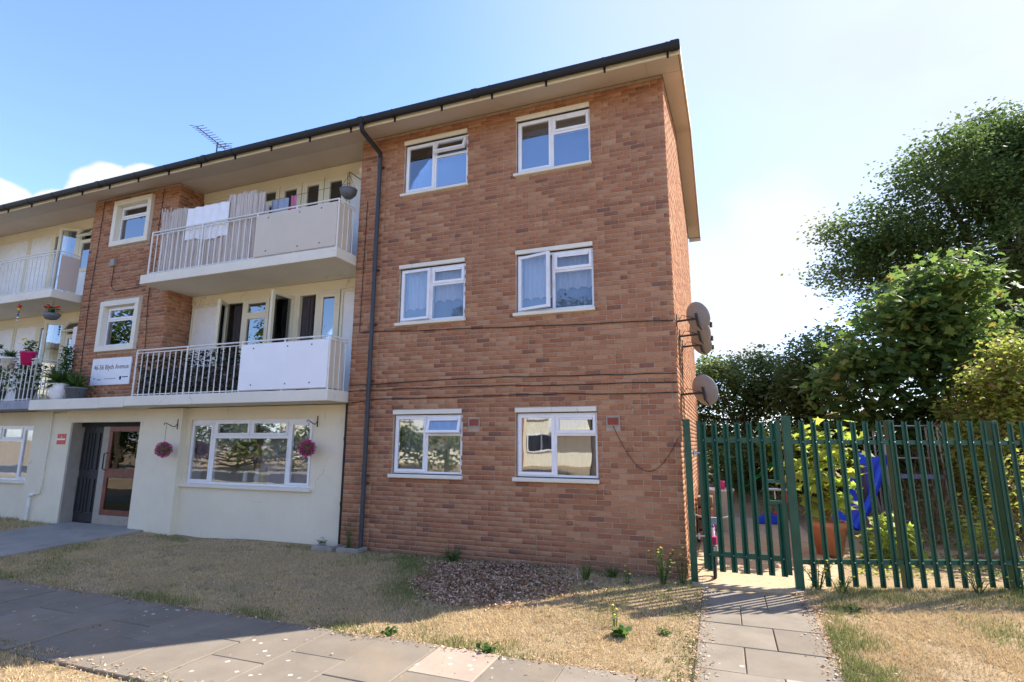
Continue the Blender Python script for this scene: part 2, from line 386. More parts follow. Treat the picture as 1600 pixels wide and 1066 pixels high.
b = MB(); b.prism([(-12.85, .14, -.30), (-10.32, .14, -.30), (-10.25, PY1+.005, -.30), (-12.9, PY1+.005, -.30)], (0, 0, .14))
ep = b.build('entrance_path', MT['path']); tag(ep, 'worn concrete path up to the entrance door', 'path', kind='structure')
for v in ep.data.vertices:
    if v.co.z > -.2: v.co.z = -.155 if v.co.y > -1 else -.247
b = MB(); P0 = [(.06, -.3), (1.28, -.3), (1.6, .02), (2.0, 1.2), (2.0, 7.6), (.06, 7.2)]
b.prism([(x, y, -.30) for x, y in P0], (0, 0, .125)); pat = b.build('patio', MT['sand']); tag(pat, 'sandy patio running along the gable wall', 'patio', kind='structure')

MT['asphalt'] = simple('asphalt', (.055, .055, .058), .9, var=.2, scale=3, bump=.4, spec=.2)
tag(MB().box(-60, 50, -16.5, -10.2, -.40, -.262).build('road', MT['asphalt']), 'asphalt road behind the viewpoint', 'road', kind='structure')
for y0 in (-10.2, -16.63): tag(MB().box(-60, 50, y0, y0+.13, -.4, -.15).build('kerb', MT['path'], None, .01), 'concrete kerb on the %s side of the road' % ('near' if y0 > -12 else 'far'), 'kerb', kind='structure')
# ------------------------------------------------------------------ the block of flats
FL = thing('apartment_block', (-9, 3, -.2), 'three storey brick and cream block of flats with balconies and black gutter', 'apartment block')
WINX = ((-2.42, -1.165), (-4.62, -3.362)); LINX = ((-2.446, -1.169), (-4.647, -3.367)); SILX = ((-2.478, -1.149), (-4.683, -3.327))
FLZ = ((1.059, 2.032, 1.0, 2.106), (3.613, 4.59, 3.558, 4.661), (6.015, 6.985, 5.966, 7.063))   # sill top, lintel underside, sill bottom, lintel top
ZT = 7.27
def wall_mesh(b, x0, x1, z0, z1, y, yb, holes, axis='y'):
    """front sheet with openings and reveals, facing -y (axis y)"""
    gxs = sorted({x0, x1, *[v for h in holes for v in h[:2]]}); gzs = sorted({z0, z1, *[v for h in holes for v in h[2:]]})
    for i in range(len(gxs)-1):
        for j in range(len(gzs)-1):
            cx, cz = (gxs[i]+gxs[i+1])/2, (gzs[j]+gzs[j+1])/2
            if any(h[0] < cx < h[1] and h[2] < cz < h[3] for h in holes): continue
            b.quad((gxs[i], y, gzs[j]), (gxs[i+1], y, gzs[j]), (gxs[i+1], y, gzs[j+1]), (gxs[i], y, gzs[j+1]))
    for h in holes:
        a, c, d, e = h
        b.quad((a, y, d), (a, yb, d), (a, yb, e), (a, y, e)); b.quad((c, y, d), (c, y, e), (c, yb, e), (c, yb, d))
        b.quad((a, y, e), (a, yb, e), (c, yb, e), (c, y, e)); b.quad((a, y, d), (c, y, d), (c, yb, d), (a, yb, d))
holesF = [(WINX[w][0]-.012, WINX[w][1]+.012, z[0], z[1]) for w in (0, 1) for z in FLZ]
b = MB(); wall_mesh(b, -5.59, 0, -.35, ZT, .008, .22, holesF); b.quad((-5.59, .008, -.35), (-5.59, .008, ZT), (-5.59, .9, ZT), (-5.59, .9, -.35))
front = b.build('front_wall', MT['mortar'], FL)
STW = ((-12.45, -11.30, 6.05, 7.06), (-12.43, -11.28, 3.58, 4.62))
b = MB(); wall_mesh(b, -13.3, -10.45, 2.45, ZT, .008, .25, STW)
b.quad((-10.45, .008, 2.45), (-10.45, .62, 2.45), (-10.45, .62, ZT), (-10.45, .008, ZT)); b.quad((-13.3, .62, 2.45), (-13.3, .008, 2.45), (-13.3, .008, ZT), (-13.3, .62, ZT))
stair = b.build('stair_wall', MT['mortar'], FL)
PITCH = .27; RIDGE = 3.3; DEP = 6.6
gtop = lambda y: ZT + PITCH*(y if y < RIDGE else 2*RIDGE-y)
b = MB(); b.add([(-.008, 0, -.35), (-.008, DEP, -.35), (-.008, DEP, gtop(DEP)), (-.008, RIDGE, gtop(RIDGE)), (-.008, 0, ZT)], [(0, 1, 2, 3, 4)])
b.quad((-.008, DEP, -.35), (-24, DEP, -.35), (-24, DEP, ZT), (-.008, DEP, ZT)); b.quad((-24, DEP, -.35), (-24, 0, -.35), (-24, 0, ZT), (-24, DEP, ZT))
b.quad((-24, 0, -.35), (-18.5, 0, -.35), (-18.5, 0, ZT), (-24, 0, ZT))
gable = b.build('gable_wall', MT['mortar'], FL)
# bricks: list of (x0,x1,z, face) then the 300 that show largest become objects
BR = []   # (cx, cy, cz, length, axis)
def courses(u0, u1, z0, z1, holes, face, off=0., top=None):
    k0 = int(round((z0+.275)/.075))
    k = k0
    while True:
        z = -.275+.075*k
        if z+.065 > z1+.01: break
        u = u0 - (.1125 if k % 2 else 0) - off
        while u < u1-.02:
            L = .215
            seq = [L]
            if random.random() < .13: seq = [.1025, .1025]
            for l in seq:
                a, c = max(u, u0+.002), min(u+l, u1-.002)
                u += l+.010
                if c-a < .03: continue
                pieces = [(a, c)]
                for h in holes:
                    if z+.065 > h[2]+.004 and z < h[3]-.004:
                        nxt = []
                        for p, q in pieces:
                            if q <= h[0] or p >= h[1]: nxt.append((p, q)); continue
                            if p < h[0]-.03: nxt.append((p, h[0]-.004))
                            if q > h[1]+.03: nxt.append((h[1]+.004, q))
                        pieces = nxt
                for p, q in pieces:
                    if q-p < .03: continue
                    if top and z+.065 > top((p+q)/2)-.01: continue
                    BR.append((p, q, z, face))
        k += 1
courses(-5.59, 0, -.275, ZT, [(LINX[w][0], LINX[w][1], z[2], z[3]) for w in (0, 1) for z in FLZ] + [(-3.24, -3.05, 1.81, 1.96), (-1.03, -.83, 1.81, 1.96)], 'F')
courses(-13.3, -10.45, 2.45, ZT, [(h[0]-.06, h[1]+.06, h[2]-.06, h[3]+.06) for h in STW], 'F')
courses(.0, DEP, -.275, 9, [], 'G', .06, gtop)
courses(.0, .60, 2.45, ZT, [], 'S'); courses(.0, .60, 2.45, ZT, [], 'L')
def brick_verts(p, q, z, face):
    e = .004; d = .010
    if face == 'F': f = lambda u, w, t: (u, .008-t, w)
    elif face == 'G': f = lambda u, w, t: (-.008+t, u, w)
    elif face == 'S': f = lambda u, w, t: (-10.45+t, u+.004, w)
    else: f = lambda u, w, t: (-13.3-t, u+.004, w)
    j = random.uniform(-.0025, .0025)
    z2 = z+.065
    back = [f(p, z, 0), f(q, z, 0), f(q, z2, 0), f(p, z2, 0)]
    fr = [f(p+e, z+e, d+j), f(q-e, z+e, d+j), f(q-e, z2-e, d+j), f(p+e, z2-e, d+j)]
    return back+fr
FACES = [(4, 5, 6, 7), (0, 1, 5, 4), (1, 2, 6, 5), (2, 3, 7, 6), (3, 0, 4, 7)]
def show(bk):
    p, q, z, face = bk
    c = Vector(((p+q)/2, 0, z)) if face == 'F' else Vector((0, (p+q)/2, z))
    n = Vector((0, -1, 0)) if face == 'F' else Vector((1, 0, 0))
    if face in 'SL': return 0
    v = CAM-c; pr = up.dot(c-CAM)/fwd.dot(c-CAM)
    return (q-p)*max(0, v.normalized().dot(n))/v.length_squared*(1 if pr > -.62 else 0)
BR.sort(key=show, reverse=True)
bkey = {}
for p, q, z, face in BR[:300]:
    L = round(q-p, 2)
    if L not in bkey:
        e = .004; bm = MB()
        bm.add([(-L/2, 0, 0), (L/2, 0, 0), (L/2, 0, .065), (-L/2, 0, .065), (-L/2+e, -.01, e), (L/2-e, -.01, e), (L/2-e, -.01, .065-e), (-L/2+e, -.01, .065-e)], FACES)
        bkey[L] = bm.mesh('brick', MT['brick'])
    place('brick', bkey[L], front if face == 'F' else gable, ((p+q)/2, .008+random.uniform(-.002, .002), z) if face == 'F' else (-.008, (p+q)/2, z), None if face == 'F' else (0, 0, math.pi/2))
bv = []; bf = []
for bk in BR[300:]:
    n = len(bv); bv += brick_verts(*bk); bf += [[n+i for i in (f if bk[3] in 'FS' else f)] for f in FACES]
bw = bpy.data.objects.new('brickwork', arr_mesh('brickwork', bv, bf, MT['brick'], org(FL))); link(bw, FL); tag(bw, kind='stuff')

# ---- windows
def ring(b, x0, x1, z0, z1, w, y0, y1, M=None):
    b.box(x0, x1, y0, y1, z0, z0+w, M); b.box(x0, x1, y0, y1, z1-w, z1, M)
    b.box(x0, x0+w, y0+.0004, y1-.0004, z0+w, z1-w, M); b.box(x1-w, x1, y0+.0004, y1-.0004, z0+w, z1-w, M)
def light(win, x0, x1, z0, z1, y, opening=None, angle=0., sash=True, vent=False, mat='upvc', w=.045, glass='glass'):
    """one light of a window: a casement with its pane, opened about an edge if asked"""
    M = Matrix.Identity(4)
    if opening == 'top': M = Matrix.Translation((0, y, z1)) @ Matrix.Rotation(angle, 4, 'X') @ Matrix.Translation((0, -y, -z1))
    elif opening == 'left': M = Matrix.Translation((x0, y, 0)) @ Matrix.Rotation(-angle, 4, 'Z') @ Matrix.Translation((-x0, -y, 0))
    elif opening == 'right': M = Matrix.Translation((x1, y, 0)) @ Matrix.Rotation(angle, 4, 'Z') @ Matrix.Translation((-x1, -y, 0))
    e = .0
    if sash:
        b = MB(); ring(b, x0+.006, x1-.006, z0+.006, z1-.006, w, y-.018, y+.04, M); b.build('casement', MT[mat], win, .004); e = w+.004
    MB().box(x0+e, x1-e, y+.004, y+.010, z0+e, z1-e, M).build('pane', MT[glass], win)
    if vent:
        MB().box(x0+e+.01, x1-e-.01, y-.020, y+.002, z1-e-.035, z1-e-.004, M).build('vent', MT['upvc'], win, .003)
def room(win, x0, x1, z0, z1, y, d=2.6, mat='room'):
    b = MB(); a, c, e, f = x0-.5, x1+.5, z0-.75, z1+.3
    b.quad((a, y+d, e), (c, y+d, e), (c, y+d, f), (a, y+d, f)); b.quad((a, y, e), (a, y+d, e), (a, y+d, f), (a, y, f)); b.quad((c, y+d, e), (c, y, e), (c, y, f), (c, y+d, f))
    b.quad((a, y, e), (c, y, e), (c, y+d, e), (a, y+d, e)); b.quad((a, y, f), (a, y+d, f), (c, y+d, f), (c, y, f)); b.build('room_shell', MT[mat], win)
def part(name, parent):
    o = bpy.data.objects.new(name, None); o.empty_display_size = .1; link(o, parent); ORG[o.name] = org(parent); return o
names = (('ground floor right', 'ground floor left'), ('first floor right', 'first floor left'), ('top floor right', 'top floor left'))
WINS = {}
for fl in range(3):
    zs, zl, zb, zlt = FLZ[fl]
    for w in (0, 1):
        x0, x1 = WINX[w]; win = part('window', FL); WINS[fl, w] = win; y = .035
        MB().box(LINX[w][0], LINX[w][1], -.03, .2, zl, zlt).build('lintel', MT['slabpaint'], win, .008)
        MB().box(SILX[w][0], SILX[w][1], -.055, .2, zb, zs).build('sill', MT['slabpaint'], win, .010)
        z0, z1 = zs+.012, zl-.012; xm = x0+(x1-x0)*.485; zt = z1-(z1-z0)*.335
        b = MB(); ring(b, x0, x1, z0, z1, .035, y, y+.06); b.box(xm-.024, xm+.024, y, y+.06, z0+.035, z1-.035); b.box(xm+.024, x1-.035, y+.0004, y+.0596, zt-.024, zt+.024)
        b.build('frame', MT['upvc'], win, .004)
        lo = 'left' if (fl, w) == (1, 0) else None; gl_ = 'glasslow' if fl == 1 else 'glass'
        light(win, x0+.02, xm-.008, z0+.02, z1-.02, y, lo or ('left' if (fl, w) == (1, 1) else None), R(15) if lo else R(4), sash=True, glass=gl_)
        to = {(0, 1): R(-16), (2, 1): R(-24)}.get((fl, w))
        light(win, xm+.010, x1-.02, zt+.006, z1-.02, y, 'top' if to else None, to or 0, vent=(fl, w) != (2, 1), glass=gl_)
        light(win, xm+.026, x1-.037, z0+.037, zt-.026, y, sash=False, glass=gl_)
        room(win, x0, x1, z0, z1, .21)
# stair windows with deep cream surrounds
for (x0, x1, z0, z1) in STW:
    win = part('window', FL)
    b = MB(); ring(b, x0-.055, x1+.055, z0-.055, z1+.055, .12, -.075, .24); b.build('surround', MT['slabpaint'], win, .006)
    a, c, d, e = x0+.068, x1-.068, z0+.068, z1-.068; y = .05
    b = MB(); ring(b, a, c, d, e, .045, y, y+.06); zt = d+(e-d)*.66; b.box(a+.045, c-.045, y+.0004, y+.0596, zt-.025, zt+.025); b.build('frame', MT['upvc'], win, .004)
    light(win, a+.03, c-.03, zt+.01, e-.03, y); light(win, a+.047, c-.047, d+.047, zt-.027, y, sash=False); room(win, a, c, d, e, .26)

# ---- ground floor in cream render
YW = .14
CW = (-9.50, -6.43, .755, 1.995); LW = (-17.2, -14.46, .66, 1.92)
b = MB(); wall_mesh(b, -9.6, -5.7, -.45, 2.24, YW, .34, [CW]); b.quad((-5.7, YW, -.45), (-5.7, .5, -.45), (-5.7, .5, 2.24), (-5.7, YW, 2.24)); b.build('window_bay_wall', MT['cream'], FL)
b = MB(); wall_mesh(b, -18.5, -14.32, -.45, 2.24, YW, .34, [LW]); b.build('window_bay_wall', MT['cream'], FL)
DX0, DX1, DZ = -13.0, -10.79, 1.97
b = MB(); b.box(DX1, -9.6, 0, .5, -.45, 2.235); b.box(-14.32, DX0, 0, .5, -.45, 2.235); b.box(DX0, DX1, .002, .5, DZ, 2.233); b.build('entrance_wall', MT['cream'], FL, .004)
def bay_window(wx, flip=False):
    x0, x1, z0, z1 = wx; win = part('window', FL); y = YW+.03
    b = MB(); ring(b, x0, x1, z0, z1, .04, y, y+.06); xa, xb = x0+(x1-x0)*.205, x1-(x1-x0)*.185; zt = z1-(z1-z0)*.27; xm = (xa+xb)/2
    for x in (xa, xb): b.box(x-.035, x+.035, y-.004, y+.064, z0+.04, z1-.04)
    b.box(xa+.035, xb-.035, y+.001, y+.059, zt-.03, zt+.03); b.box(xm-.03, xm+.03, y+.002, y+.058, zt+.03, z1-.04); b.build('frame', MT['upvc'], win, .004)
    light(win, x0+.03, xa-.028, z0+.03, z1-.03, y, vent=True, glass='glasslow'); light(win, xb+.028, x1-.03, z0+.03, z1-.03, y, vent=True, glass='glasslow')
    light(win, xa+.03, xm-.025, zt+.025, z1-.03, y, glass='glasslow'); light(win, xm+.025, xb-.03, zt+.025, z1-.03, y, glass='glasslow'); light(win, xa+.036, xb-.036, z0+.041, zt-.031, y, sash=False, glass='glasslow')
    MB().box(x0-.12, x1+.06, YW-.06, YW+.1, z0-.065, z0-.003).build('sill', MT['slabpaint'], win, .008); room(win, x0, x1, z0, z1, .345)
bay_window(CW); bay_window(LW)
# entrance: dark cupboard doors, plain panel and the stained front door
YD = .16
ent = part('entrance', FL)
b = MB(); b.box(DX0, DX0+.06, .004, YD+.2, -.2, DZ-.002); b.build('jamb', MT['greymetal'], ent)
MB().box(DX0+.06, DX1-.001, YD+.03, YD+.12, DZ-.09, DZ-.002).build('head', MT['dark'], ent)
for k, (a, c) in enumerate(((-12.94, -12.60), (-12.59, -12.20))):
    b = MB(); b.box(a, c, YD+.10, YD+.14, -.17, DZ-.09)
    for u, v in ((a+.06, (a+c)/2-.03), ((a+c)/2+.03, c-.06)):
        for z0, z1 in ((.05, .75), (.95, 1.75)): ring(b, u-.03, v+.03, z0-.03, z1+.03, .03, YD+.075, YD+.10)
    b.build('cupboard_door', MT['bracket'], ent, .004)
MB().box(-12.19, -11.96, YD+.03, YD+.1, -.17, DZ-.09).build('side_panel', MT['greymetal'], ent, .004)
door = part('door', FL); a, c = -11.95, -10.81
b = MB(); ring(b, a, c, .03, DZ-.09, .11, YD, YD+.05); b.box(a+.11, c-.11, YD, YD+.05, .80, .99); b.build('door_leaf', MT['mahogany'], door, .006)
MB().box(a+.11, c-.11, YD+.02, YD+.03, .14, .80).build('pane', MT['wired'], door); MB().box(a+.11, c-.11, YD+.02, YD+.03, .99, DZ-.20).build('pane', MT['wired'], door)
MB().box(a-.004, c, YD-.006, YD+.05, -.165, .03).build('kick_plate', MT['greymetal'], door); MB().tube([(a+.03, YD-.01, 1.32), (a+.03, YD-.07, 1.30), (a+.03, YD-.07, .98), (a+.03, YD-.01, .96)], .013, 8).build('handle', MT['bracket'], door)
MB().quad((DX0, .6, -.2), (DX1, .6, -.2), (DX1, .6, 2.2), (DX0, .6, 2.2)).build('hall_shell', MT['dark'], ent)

# ---- floor slabs, balconies
YF = -.55
def rbox(name, x0, x1, y0, y1, z0, z1, mat, parent, bev=.012): return MB().box(x0, x1, y0, y1, z0, z1).build(name, MT[mat], parent, bev)
can = part('canopy', FL)
rbox('canopy_slab', -11.32, -10.575, YF, .62, 2.235, 2.45, 'slabpaint', can); rbox('canopy_slab', -13.60, -11.325, YF, .62, 2.225, 2.445, 'slabpaint', can)
def balcony(x0, x1, zs, side, panel=None, panelmat='beige', bars_to=None):
    """slab with bar railing, solid panels at one end; side=+1 rail returns at the right end"""
    bal = part('balcony', FL)
    rbox('slab', x0, x1, YF, .62, zs-.195, zs, 'slabpaint' if zs > 3 or x1 > -10 else 'greypaint', bal)
    zb, zt, zr = zs+.03, zs+.865, zs+.925; yr = YF+.05
    xa, xb = x0+.15, x1-.05
    if x1 < -13: xa = x0+.05
    MB().tube([(xa, yr, zr), (xb, yr, zr), (xb, -.03, zr)] if side > 0 else [(xa, yr, zr), (xb, yr, zr)], .016, 8).build('top_rail', MT['bars'], bal)
    b = MB(); b.box(xa, xb, yr-.012, yr+.012, zt-.008, zt+.008); b.box(xa, xb, yr-.012, yr+.012, zb-.008, zb+.008)
    b.box(xb-.008, xb+.008, yr+.012, -.02, zt-.008, zt+.008); b.build('rail', MT['bars'], bal)
    end = panel[0] if panel else xb
    n = int(round((end-xa)/.154)); me = MB().tube([(0, 0, zb-.03), (0, 0, zt)], .0115, 6).mesh('bar', MT['bars'])
    for i in range(n+1): place('bar', me, bal, (xa+(end-xa)*i/n, yr, 0))
    for i in range(1, 4): place('bar', me, bal, (xb, yr+(.50)*i/3.6, 0))
    post = MB().tube([(0, 0, zb-.04), (0, 0, zr)], .018, 8).mesh('post', MT['bars'])
    for x in (xa, (xa+end)/2, end, (end+xb)/2, xb): place('post', post, bal, (x, yr, 0))
    if panel:
        MB().box(panel[0], panel[1], yr-.032, yr-.014, zb-.0, zt-.01).build('front_panel', MT[panelmat], bal, .003)
        MB().box(panel[1]-.018, panel[1], yr-.013, -.12, zb-.0, zt-.01).build('side_panel', MT['beige'], bal, .003)
        sc = MB()
        for x in (panel[0]+.25, (panel[0]+panel[1])/2, panel[1]-.3):
            for z in (zb+.1, zt-.1): sc.lathe([(.0, .0), (.012, 0), (.012, .006), (0, .006)], (0, 0, 0), 8); 
        sc.v = []; sc.f = []; sc.sm = []
        for x in (panel[0]+.3, (panel[0]+panel[1])/2+.1, panel[1]-.35):
            for z in (zb+.09, zt-.08): sc.box(x-.012, x+.012, yr-.036, yr-.032, z-.012, z+.012)
        sc.build('bolt', MT['bracket'], bal)
    return bal
balcony(-10.57, -5.60, 2.45, 1, (-7.62, -5.66), 'white'); balcony(-10.57, -5.60, 4.965, 1, (-7.55, -5.66), 'beige')
balcony(-18.4, -13.60, 2.445, 1); balcony(-18.4, -13.46, 4.965, 1)
# recessed balcony walls: timber frames, panels and glazed doors at y = YB
YB = .57
def recess(zf, zc, items, x0, x1):
    """items: (kind, xa, xb, extra)"""
    rc = part('balcony_front', FL)
    MB().box(x0, x1, YB+.02, YB+.12, zc-.20, zc).build('head_beam', MT['timber'], rc, .004)
    zt = zc-.205
    for it in items:
        k, a, c = it[:3]
        if k == 'panel': b = MB(); b.box(a+.03, c-.03, YB+.045, YB+.07, zf, zt-.05); b.build('panel', MT['whitepanel'], rc); b = MB(); ring(b, a, c, zf-.02, zt, .055, YB+.02, YB+.10); b.build('panel_frame', MT['timber'], rc, .003)
        elif k == 'post': MB().box(a, c, YB, YB+.11, zf, zt).build('post', MT['timber'], rc, .003)
        elif k in ('win', 'door', 'open'):
            z0 = zf+(.85 if k == 'win' else .05)
            b = MB(); ring(b, a, c, z0, zt, .05, YB+.01, YB+.09)
            tr = it[3] if len(it) > 3 else None
            if isinstance(tr, float): b.box(a+.05, c-.05, YB+.012, YB+.088, tr-.025, tr+.025)
            b.build('frame', MT['timber'], rc, .003)
            if k == 'win':
                MB().box(a, c, YB+.03, YB+.08, zf, z0-.002).build('panel', MT['whitepanel'], rc)
            z1 = zt-.045
            if isinstance(tr, float): light(rc, a+.045, c-.045, z0+.045, tr-.02, YB+.03, mat='timber'); light(rc, a+.045, c-.045, tr+.02, z1, YB+.03, *(it[4] if len(it) > 4 else ()), mat='timber')
            elif k == 'open' and tr: light(rc, a+.045, c-.045, z0+.045, z1, YB+.03, *tr, mat='timber', w=.07)
            elif k != 'open': light(rc, a+.045, c-.045, z0+.045, z1, YB+.03, mat='timber', w=.08)
    xs_ = [i[1] for i in items]+[i[2] for i in items]; room(rc, max(x0+.5, min(xs_)), x1-.55, zf+.75, zc-.3, YB+.13, 2.2)
    b = MB(); b.quad((x0, YB+.125, zf), (x0+.02, YB+.125, zf), (x0+.02, YB+.125, zc), (x0, YB+.125, zc)); b.build('back_strip', MT['timber'], rc)
recess(2.45, 4.765, [('panel', -10.42, -9.42), ('open', -9.42, -8.86, ('left', R(62))), ('win', -8.86, -8.18, 4.20), ('open', -8.16, -7.48, ('right', R(88))), ('post', -7.48, -7.42), ('open', -7.42, -6.92, None), ('door', -6.92, -6.38), ('panel', -6.36, -5.60)], -10.45, -5.59)
recess(4.965, 7.26, [('panel', -10.42, -9.5), ('panel', -9.48, -8.66), ('win', -8.66, -8.17, 6.7), ('win', -8.15, -7.56), ('door', -7.54, -6.97), ('door', -6.95, -6.38), ('panel', -6.36, -5.60)], -10.45, -5.59)
for zf, zc in ((2.45, 4.765), (4.965, 7.26)):
    recess(zf, zc, [('win', -14.05, -13.4), ('win', -14.72, -14.07, zc-.6, ('top', R(-30))), ('open', -15.3, -14.74, ('right', R(35))), ('door', -15.9, -15.32), ('panel', -16.9, -15.92), ('panel', -18.4, -16.92)], -18.45, -13.3)
    if zc > 7: MB().box(-18.45, -18.4, 0, .6, zf, zc).build('end_wall', MT['cream'], FL)

# ---- roof, soffit, gutter, downpipes
rf = part('roof', FL); XV = .30; XL = -24.3; YE = -.60
zs_ = lambda y: gtop(y)+.002
b = MB()
prof = [(YE, zs_(YE)+.02), (RIDGE, gtop(RIDGE)+.02), (DEP+.55, gtop(DEP+.55)+.02), (DEP+.55, gtop(DEP+.55)+.17), (RIDGE, gtop(RIDGE)+.18), (YE, zs_(YE)+.15)]
b.prism([(XL, y, z) for y, z in prof], (XV-XL-.012, 0, 0)); b.build('roof_deck', MT['roof'], rf)
def board(name, y0, y1, x0, x1, z=0., t=.018):
    b = MB(); b.prism([(x0, y0, zs_(y0)+z-t+.018), (x0, y1, zs_(y1)+z-t+.018), (x0, y1, zs_(y1)+z+.018), (x0, y0, zs_(y0)+z+.018)], (x1-x0, 0, 0)); return b.build(name, MT['soffit'], rf)
edges = [-24.2, -18.4, -14.1, -12.2, -9.8, -7.4, -5.0, -2.6, -.2, XV-.02]
for a, c in zip(edges[:-1], edges[1:]): board('soffit_board', YE+.002, -.002, a+.002, c-.002, -.001)
for a, c in ((.0, RIDGE), (RIDGE, DEP+.5)): board('verge_soffit', a+.003, c-.003, .004, XV-.02, -.004)
for a, c in ((-10.449, -5.592), (-18.45, -13.302)): MB().box(a, c, .0, .62, ZT-.004, ZT+.02).build('recess_ceiling', MT['soffit'], rf)
MB().box(XL, XV, YE-.022, YE, zs_(YE)-.012, zs_(YE)+.115).build('fascia', MT['timber'], rf, .003)
for a, c in ((YE-.02, RIDGE), (RIDGE, DEP+.55)):
    b = MB(); b.prism([(XV-.012, a, gtop(a)-.008), (XV-.012, c, gtop(c)-.008), (XV-.012, c, gtop(c)+.15), (XV-.012, a, gtop(a)+.15)], (.024, 0, 0)); b.build('bargeboard', MT['soffit'], rf)
MB().box(.01, XV+.012, DEP+.552, DEP+.575, gtop(DEP+.55)-.08, gtop(DEP+.55)+.15).build('end_cap', MT['soffit'], rf)
gt = part('gutter', FL); GY, GZ, GR = YE-.088, zs_(YE)+.125, .062
def halfpipe(x0, x1, r, y, z):
    b = MB(); n = 9; o = []; i = []
    for k in range(n): w = math.pi+math.pi*k/(n-1); o.append((math.cos(w)*r, math.sin(w)*r*1.75)); i.append((math.cos(w)*(r-.006), math.sin(w)*(r*1.75-.006)))
    pr = o+i[::-1]; b.prism([(x0, y+p, z+q) for p, q in pr], (x1-x0, 0, 0)); return b
halfpipe(XL, XV+.012, GR, GY, GZ).build('channel', MT['gutter'], gt)
for x in np.arange(-23.8, .3, .92): halfpipe(x, x+.03, GR+.006, GY, GZ+.001).box(x, x+.03, GY+.045, GY+.066, GZ-.17, GZ+.0).build('bracket', MT['gutter'], gt)
for x in (-12.1, -8.9, -5.12, -2.9, .24): halfpipe(x-.055, x+.055, GR+.009, GY, GZ+.004).build('union', MT['gutter'], gt)
dp = part('downpipe', FL); PX, PY = -5.115, -.085
MB().tube([(PX, GY, GZ-.05), (PX, GY, GZ-.16), (PX, GY+.03, GZ-.22), (PX, PY-.02, 6.88), (PX, PY, 6.80), (PX, PY, -.15)], .037, 14).build('pipe', MT['pipe'], dp)
MB().tube([(PX, GY, GZ-.04), (PX, GY, GZ-.16), (PX, GY+.03, GZ-.22), (PX, PY-.02, 6.88), (PX, PY, 6.79)], .0415, 14).build('swan_neck', MT['gutter'], dp)
for z in (6.62, 4.62, 3.62, 2.62, 1.02, .9): 
    MB().tube([(PX, PY, z-.03), (PX, PY, z+.03)], .044, 14).box(PX-.055, PX+.055, PY+.03, .0, z-.012, z+.012).build('collar', MT['pipe'], dp)
sp = part('waste_pipe', FL); MB().tube([(-5.645, .07, 2.23), (-5.645, .07, -.2)], .034, 12).build('pipe', MT['gutter'], sp)
for z in (1.6, .5): MB().tube([(-5.645, .07, z), (-5.645, .07, z+.06)], .041, 12).build('collar', MT['gutter'], sp)
wp = part('waste_pipe', FL); MB().tube([(-13.2, -.02, 2.2), (-13.62, -.02, 2.2), (-13.64, -.03, 2.12), (-13.66, -.03, .55), (-13.68, -.03, .42), (-13.92, -.05, .38)], .014, 8).build('pipe', MT['slabpaint'], wp)
MB().tube([(-13.88, -.05, .40), (-13.97, -.05, .38), (-13.99, -.05, .30), (-13.99, -.05, -.15)], .032, 10).build('trap', MT['whitepot'], wp)
MT['redbrick'] = simple('red_clay_grille', (.34, .09, .06), .8)
# air bricks
for x in (-3.145, -.93):
    ab = part('air_brick', FL); b = MB(); ring(b, x-.10, x+.10, 1.815, 1.958, .018, -.006, .03); b.build('frame', MT['greymetal'], ab)
    b = MB(); b.box(x-.082, x+.082, .006, .03, 1.833, 1.94)
    for i in range(10): b.box(x-.082+.0172*i, x-.082+.0172*i+.008, -.003, .006, 1.833, 1.94)
    for j in range(4): b.box(x-.082, x+.082, -.002, .006, 1.838+.027*j, 1.848+.027*j)
    b.build('grille', MT['redbrick'], ab)
# cables clipped along the brickwork
def cable(pts, label, r=.0065, sag=.012):
    P_ = []
    for a, c in zip(pts[:-1], pts[1:]):
        a, c = Vector(a), Vector(c); n = max(2, int((c-a).length/.35))
        for k in range(n): t = k/n; p = a.lerp(c, t); p.z += random.uniform(-sag, sag)*(0 < k < n); P_.append(p)
    P_.append(Vector(pts[-1])); o = MB().tube(P_, r, 5).build('cable', MT['cable']); tag(o, label, 'cable', 'cables clipped to the brickwork'); return o
yc = -.014
cable([(-5.40, yc, 6.0), (-5.42, yc, 3.50), (-4.6, yc, 3.47), (-3.1, yc, 3.42), (-1.6, yc, 3.36), (-.02, yc, 3.31)], 'upper black cable running under the first floor windows to the dishes')
cable([(-5.59, yc, 2.56), (-4.6, yc, 2.57), (-2.6, yc, 2.60), (.0, yc, 2.55)], 'topmost of the three black cables above the ground floor windows')
cable([(-5.59, yc, 2.45), (-3.6, yc, 2.47), (.0, yc, 2.42)], 'middle of the three black cables above the ground floor windows')
cable([(-5.50, yc, 2.25), (-5.0, yc, 2.30), (-2.4, yc, 2.31), (.0, yc, 2.28)], 'lowest of the three black cables above the ground floor windows')
P_ = [(-.93+.9*t, yc, 1.82-.95*t+.78*t*t+(-.35*math.sin(math.pi*t))*1.0) for t in np.linspace(0, 1, 14)]
o = MB().tube(P_, .004, 5).build('cable', MT['cable']); tag(o, 'slack cable looping from the right air brick towards the corner', 'cable', 'cables clipped to the brickwork')
cable([(-12.95, yc, ZT-.05), (-12.97, yc, 5.86), (-13.0, yc, 4.9), (-12.95, yc, 3.4), (-12.9, yc, 2.5)], 'long black cable running down the stair wall beside its windows')
cable([(-10.95, yc, 7.2), (-11.0, yc, 5.3), (-11.02, yc, 4.6), (-10.92, yc, 3.5), (-10.95, yc, 2.5)], 'black cable dropping down the stair wall near its right corner')
cable([(-12.3, yc, 5.6), (-12.3, yc, 5.05), (-12.15, yc, 4.92), (-10.47, yc, 4.96)], 'cable from the junction box across under the top balcony')
